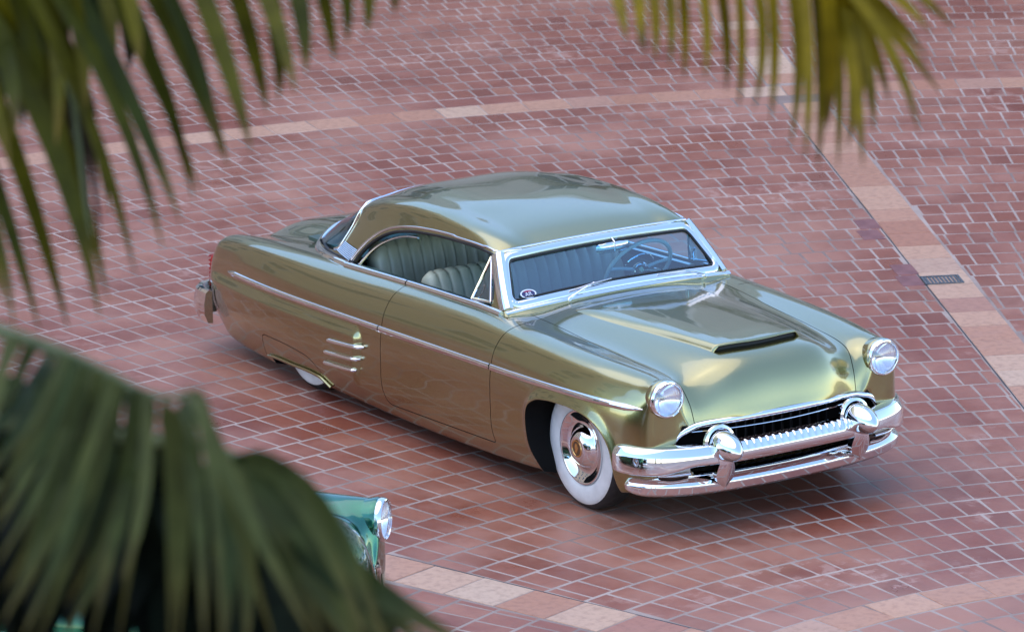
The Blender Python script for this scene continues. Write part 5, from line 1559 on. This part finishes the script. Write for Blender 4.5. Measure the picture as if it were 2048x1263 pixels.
  ((14.022,-10.676,5.297),(14.184,-10.743,5.196),(14.327,-10.839,5.099),0.0583),
  ((13.736,-10.648,5.42),(14.003,-10.753,5.327),(14.249,-10.89,5.241),0.0635),
  ((13.575,-10.673,5.25),(13.44,-10.619,5.028),(13.287,-10.594,4.802),0.0422),
  ((14.136,-10.301,5.087),(14.29,-10.341,5.047),(14.435,-10.397,5.004),0.0584),
  ((13.886,-10.224,5.026),(14.029,-10.265,4.976),(14.165,-10.316,4.924),0.0604),
  ((13.848,-10.189,5.034),(13.832,-10.162,4.942),(13.81,-10.148,4.848),0.0522),
  ((14.036,-10.272,5.079),(13.791,-10.105,4.869),(13.543,-9.945,4.649),0.0612),
  ((13.94,-10.267,5.065),(13.704,-10.08,4.885),(13.466,-9.903,4.692),0.0648),
  ((14.223,-10.404,5.159),(14.02,-10.235,4.985),(13.817,-10.072,4.801),0.053),
  ((13.82,-10.143,5.004),(14.042,-10.247,4.964),(14.256,-10.363,4.927),0.0561),
  ((13.823,-10.231,5.05),(14.077,-10.344,5.024),(14.317,-10.479,5.0),0.0669),
  ((13.941,-10.204,5.004),(14.235,-10.349,5.011),(14.521,-10.503,5.023),0.069),
  ((13.965,-10.263,5.114),(14.273,-10.42,5.136),(14.571,-10.591,5.162),0.0493),
  ((13.92,-10.23,5.067),(13.894,-10.172,4.952),(13.861,-10.131,4.829),0.0643),
  ((14.311,-10.427,5.196),(13.923,-10.181,4.931),(13.526,-9.956,4.652),0.0655),
  ((13.858,-10.165,4.976),(13.978,-10.203,4.937),(14.092,-10.251,4.897),0.0636),
  ((13.623,-10.12,4.982),(14.031,-10.315,5.043),(14.431,-10.519,5.109),0.0698),
  ((13.915,-10.219,5.048),(14.18,-10.335,5.037),(14.438,-10.463,5.029),0.0498),
  ((14.115,-10.363,5.159),(14.18,-10.349,5.097),(14.241,-10.344,5.032),0.0678),
  ((13.807,-10.231,5.056),(14.121,-10.374,5.055),(14.424,-10.533,5.057),0.0695),
  ((13.894,-10.302,5.174),(14.071,-10.373,5.153),(14.243,-10.453,5.133),0.0612),
  ((14.068,-10.403,5.251),(13.835,-10.241,5.086),(13.6,-10.088,4.914),0.0568),
  ((14.019,-10.258,5.019),(13.8,-10.075,4.84),(13.577,-9.904,4.649),0.0682),
  ((13.815,-10.195,5.063),(13.972,-10.238,5.021),(14.123,-10.289,4.98),0.0669),
  ((13.945,-10.314,5.158),(13.712,-10.145,4.965),(13.468,-10.0,4.76),0.0422),
  ((14.004,-10.276,5.068),(14.042,-10.248,4.955),(14.065,-10.247,4.834),0.0643),
  ((13.665,-10.109,4.98),(13.521,-9.99,4.81),(13.364,-9.896,4.63),0.0558),
  ((13.96,-10.205,5.042),(14.167,-10.308,5.028),(14.367,-10.417,5.017),0.0653),
  ((14.14,-10.425,5.253),(13.981,-10.317,5.084),(13.817,-10.219,4.908),0.0475)])
# ------------------------------------------------------------------ palms
def leaf_mat(name, a, b, tip, rough=.5):
    mt = mat(name, a, rough, spec=.12)
    N, L, bs = nodes(mt)
    oi = N.new('ShaderNodeObjectInfo'); cr = N.new('ShaderNodeValToRGB')
    cr.color_ramp.elements[0].color = (*a, 1); cr.color_ramp.elements[1].color = (*b, 1)
    L.new(oi.outputs['Random'], cr.inputs['Fac'])
    at = N.new('ShaderNodeAttribute'); at.attribute_name = 'along'
    mr = N.new('ShaderNodeMapRange'); mr.inputs['From Min'].default_value = .72; mr.inputs['From Max'].default_value = 1.0
    L.new(at.outputs['Fac'], mr.inputs['Value'])
    mx = N.new('ShaderNodeMix'); mx.data_type = 'RGBA'; mx.inputs['B'].default_value = (*tip, 1)
    L.new(mr.outputs[0], mx.inputs['Factor']); L.new(cr.outputs['Color'], mx.inputs['A'])
    nz = N.new('ShaderNodeTexNoise'); nz.inputs['Scale'].default_value = 14
    geo = N.new('ShaderNodeNewGeometry'); L.new(geo.outputs['Position'], nz.inputs['Vector'])
    m2 = N.new('ShaderNodeMix'); m2.data_type = 'RGBA'; m2.blend_type = 'MULTIPLY'; m2.inputs['Factor'].default_value = .6
    c2 = N.new('ShaderNodeValToRGB'); c2.color_ramp.elements[0].position = .3; c2.color_ramp.elements[0].color = (.45, .45, .4, 1); c2.color_ramp.elements[1].position = .7; c2.color_ramp.elements[1].color = (1.3, 1.25, 1.1, 1)
    L.new(nz.outputs['Fac'], c2.inputs['Fac'])
    L.new(mx.outputs['Result'], m2.inputs['A']); L.new(c2.outputs['Color'], m2.inputs['B'])
    L.new(m2.outputs['Result'], bs.inputs['Base Color'])
    out = N['Material Output']
    tl = N.new('ShaderNodeBsdfTranslucent'); L.new(m2.outputs['Result'], tl.inputs['Color'])
    ms = N.new('ShaderNodeMixShader'); ms.inputs[0].default_value = .18
    L.new(bs.outputs[0], ms.inputs[1]); L.new(tl.outputs[0], ms.inputs[2]); L.new(ms.outputs[0], out.inputs['Surface'])
    return mt
M['leaf_olive'] = leaf_mat('olive_palm_leaf', (.024, .034, .003), (.105, .088, .004), (.11, .07, .012))
M['leaf_yellow'] = leaf_mat('yellow_palm_leaf', (.11, .080, .003), (.23, .155, .004), (.12, .06, .03))
M['leaf_sage'] = leaf_mat('sage_palm_leaf', (.014, .030, .007), (.075, .082, .024), (.08, .06, .016))
M['leaf_dead'] = leaf_mat('dead_palm_leaf', (.018, .013, .008), (.040, .022, .010), (.03, .018, .01), .7)
M['leaf_far'] = leaf_mat('green_palm_leaf', (.014, .035, .010), (.03, .06, .016), (.03, .04, .015))
M['leaf_shade'] = leaf_mat('shaded_green_palm_leaf', (.008, .014, .003), (.022, .026, .005), (.02, .016, .006), .6)  # darker leaf copy, crown shade painted into the colour
M['leaf_deep_shade'] = leaf_mat('deep_shade_palm_leaf', (.003, .005, .003), (.007, .010, .005), (.006, .006, .004), 1.0)  # near-black colour paints the deep shade inside the foliage
nodes(M['leaf_deep_shade'])[2].inputs['Specular IOR Level'].default_value = .05
M['rachis'] = mat('palm_stem', (.09, .10, .03), .5)
M['trunk'] = add_noise_color(mat('palm_trunk', (.12, .09, .065), .9), (.07, .052, .04), (.17, .13, .10), 8, bump=.5)

lr_ = random.Random(11)
def leaflet_mesh(base, midp, tip, wd, face):
    a, b, c = Vector(base), Vector(midp), Vector(tip)
    n = 9; v = []; along = []
    tw = lr_.uniform(-.7, .7)
    for i in range(n):
        t = i/(n-1)
        q = a*(1-t)**2 + (b*2-a*.5-c*.5)*2*t*(1-t) + c*t*t
        d = ((b*2-a*.5-c*.5-a)*(1-t) + (c-(b*2-a*.5-c*.5))*t).normalized()
        s = d.cross(face).normalized(); up_ = s.cross(d)
        s = (s*math.cos(tw*(1-t*.6)) + up_*math.sin(tw*(1-t*.6))).normalized(); up_ = s.cross(d)
        h = wd/2 * min(1, .8+t*3.2) * (1-t**3.6) + .0008
        v += [q - s*h + up_*h*.45, q, q + s*h + up_*h*.45]; along += [t]*3
    fcs = []
    for i in range(n-1):
        for k in (0, 1): fcs.append((i*3+k, i*3+k+1, i*3+k+4, i*3+k+3))
    me = mesh('leaflet', v, fcs)
    at_ = me.attributes.new('along', 'FLOAT', 'POINT'); at_.data.foreach_set('value', along)
    return me
def frond(name, data, mt, parent, stem=True, rad=.014):
    rach, leaves = data
    if rach:
        rp = path(rach, 30)
        fr = MB().tube([tuple(q) for q in rp], [rad*(1-.7*k/29) for k in range(30)], 8).build(name, M['rachis'], parent)
    else:
        b0 = leaves[0][0]
        fr = MB().tube([b0, leaves[0][1], leaves[0][2]], [.012, .008, .003], 6).build(name, M['rachis'], parent)
    for (a, b, c, wd) in leaves:
        face = Vector((.82, -.50, .28))
        link('leaflet', leaflet_mesh(a, b, c, wd, face), mt, fr)
    return fr
def trunk(parent, x, y, h, r_=.16):
    prof = []
    for k in range(60):
        z = h*k/59; prof.append((r_*(1.25-.25*min(1, z/1.0)) + .012*(k % 2), z))
    return MB().lathe(prof, (x, y, -.02), (0, 0, 1), 20).build('trunk', M['trunk'], parent)
def rebase(root, loc):
    root.location = loc
    for ch in root.children: ch.matrix_parent_inverse = Matrix.Translation(-Vector(loc))
def stalk(parent, a, b, sag=.1):
    a, b = Vector(a), Vector(b)
    MB().tube([a, a.lerp(b, .5)+Vector((0, 0, sag)), b], [.03, .02, .014], 8).build('leaf_stalk', M['rachis'], parent)

p1 = empty('palm_tree'); tag(p1, 'tall palm whose olive and yellow fronds hang into the view from above', 'palm', 'palms at the edge of the court')
tb = Vector((11.75, -12.15, 5.35)); trunk(p1, tb.x, tb.y, 5.45)
frond('frond', PALM['UL'], M['leaf_olive'], p1); frond('dry_frond', PALM['ULd'], M['leaf_dead'], p1); frond('shade_frond', PALM['ULk'], M['leaf_shade'], p1); frond('frond', PALM['TR'], M['leaf_yellow'], p1)  # ULk: dark leaflets added to stand for shade in the crown
stalk(p1, tb, PALM['UL'][0][0]); stalk(p1, tb, PALM['TR'][0][0], .7); stalk(p1, tb, PALM['ULd'][1][0][0], .3)
rebase(p1, (tb.x, tb.y, 0))
p2 = empty('palm_tree'); tag(p2, 'green palm with broad drooping sage leaves in front of the teal car', 'palm', 'palms at the edge of the court')
q0 = Vector(PALM['B1'][0][0]); tb = q0 + Vector((-.525, -.851, 0))*.55 + Vector((0, 0, -.15)); trunk(p2, tb.x, tb.y, tb.z, .13)
frond('frond', PALM['B1'], M['leaf_sage'], p2, rad=.018); frond('frond', PALM['B2'], M['leaf_sage'], p2, rad=.018); frond('shade_frond', PALM['BD'], M['leaf_deep_shade'], p2)  # BD: black leaflets added behind the live fronds as painted shade
stalk(p2, tb, q0, .05); stalk(p2, tb, PALM['B2'][0][0], .05); stalk(p2, tb, PALM['BD'][1][0][0], .05)
rebase(p2, (tb.x, tb.y, 0))

# palms and hotel walls round the court: out of the frame, but mirrored in the paint and the chrome
def far_palm(x, y, h, seed, label):
    rg = random.Random(seed)
    root = empty('palm_tree', (x, y, 0)); tag(root, label, 'palm', 'palms by the hotel wall')
    trunk(root, 0, 0, h, .17)
    for k in range(16):
        az = 2*math.pi*k/16 + rg.uniform(-.2, .2); el = rg.uniform(-.1, 1.0); L = rg.uniform(2.8, 3.8)
        pts = []
        for i in range(12):
            t = i/11; pts.append(Vector((math.cos(az)*L*t*math.cos(el*.6), math.sin(az)*L*t*math.cos(el*.6), h + L*t*math.sin(el)*(1-.5*t) - 1.5*t*t)))
        v = []; fcs = []
        for i in range(1, 12):
            d = (pts[i]-pts[i-1]).normalized(); s = d.cross(Vector((0, 0, 1))).normalized()
            for j in range(3):
                q = pts[i-1].lerp(pts[i], j/3)
                for sg in (-1, 1):
                    ln = .62*math.sin(math.pi*(.12+.82*(i/12))) + .05
                    e_ = q + s*sg*ln*.75 + d*ln*.45 - Vector((0, 0, ln*.55)); w_ = d*.03
                    n = len(v); v += [q-w_, q+w_, e_]; fcs.append((n, n+1, n+2))
        link('frond', mesh('frond', v, fcs), M['leaf_far'], root, smooth=False)
    return root
for i, (x, y, h, lb_) in enumerate(((-15.6, 10.6, 5.0, 'shortest full-crowned palm before the grey beige hotel wing'), (-13.2, 15.0, 6.4, 'tallest full-crowned palm before the grey beige hotel wing'), (-18.6, 7.0, 5.6, 'mid-sized full-crowned palm at the end of the grey beige hotel wing'))): far_palm(x, y, h, 20+i, lb_)

M['stucco'] = add_noise_color(mat('grey_beige_stucco', (.46, .42, .37), .9), (.42, .385, .34), (.50, .455, .40), 1.5, bump=.2, bscale=25)
M['peachwall'] = add_noise_color(mat('peach_stucco', (.62, .42, .28), .9), (.57, .38, .25), (.66, .46, .31), 1.5, bump=.2, bscale=25)
M['pane'] = mat('dark_window_glass', (.03, .04, .045), .05)
M['whitewood'] = mat('white_window_frame', (.6, .58, .55), .5)
def hotel(x, y, az, wd, h, mt, label, cols, floors):
    """local x runs along the wall, local -y faces the court"""
    root = empty('hotel_building', (x, y, 0), az); tag(root, label, 'building')
    MB().box((-wd/2, 0, -.02), (wd/2, 6, h)).build('wall', M[mt], root, smooth=False)
    MB().box((-wd/2-.2, -.25, h), (wd/2+.2, 6.2, h+.35)).build('cornice', M['whitewood'], root, smooth=False)
    for c in range(cols):
        for fl_ in range(floors):
            cx = -wd/2 + wd*(c+.5)/cols; z0 = .9 + fl_*3.1
            b_ = MB(); b_.box((cx-.75, -.08, z0), (cx-.65, .0, z0+1.8)); b_.box((cx+.65, -.08, z0), (cx+.75, .0, z0+1.8)); b_.box((cx-.65, -.08, z0+1.7), (cx+.65, .0, z0+1.8)); b_.box((cx-.80, -.14, z0-.1), (cx+.80, .0, z0)); b_.box((cx-.03, -.06, z0), (cx+.03, 0, z0+1.7))
            wn = b_.build('window', M['whitewood'], root, smooth=False)
            MB().box((cx-.65, -.03, z0), (cx+.65, -.004, z0+1.7)).build('pane', M['pane'], wn, smooth=False)
hotel(-21.0, 15.5, R(58.3), 40, 10.6, 'stucco', 'grey beige hotel wing beyond the court, behind the full palms', 10, 3)
hotel(-21.5, -11.5, R(118), 24, 17.5, 'peachwall', 'peach stucco hotel wing closing the court behind the cars', 6, 5)
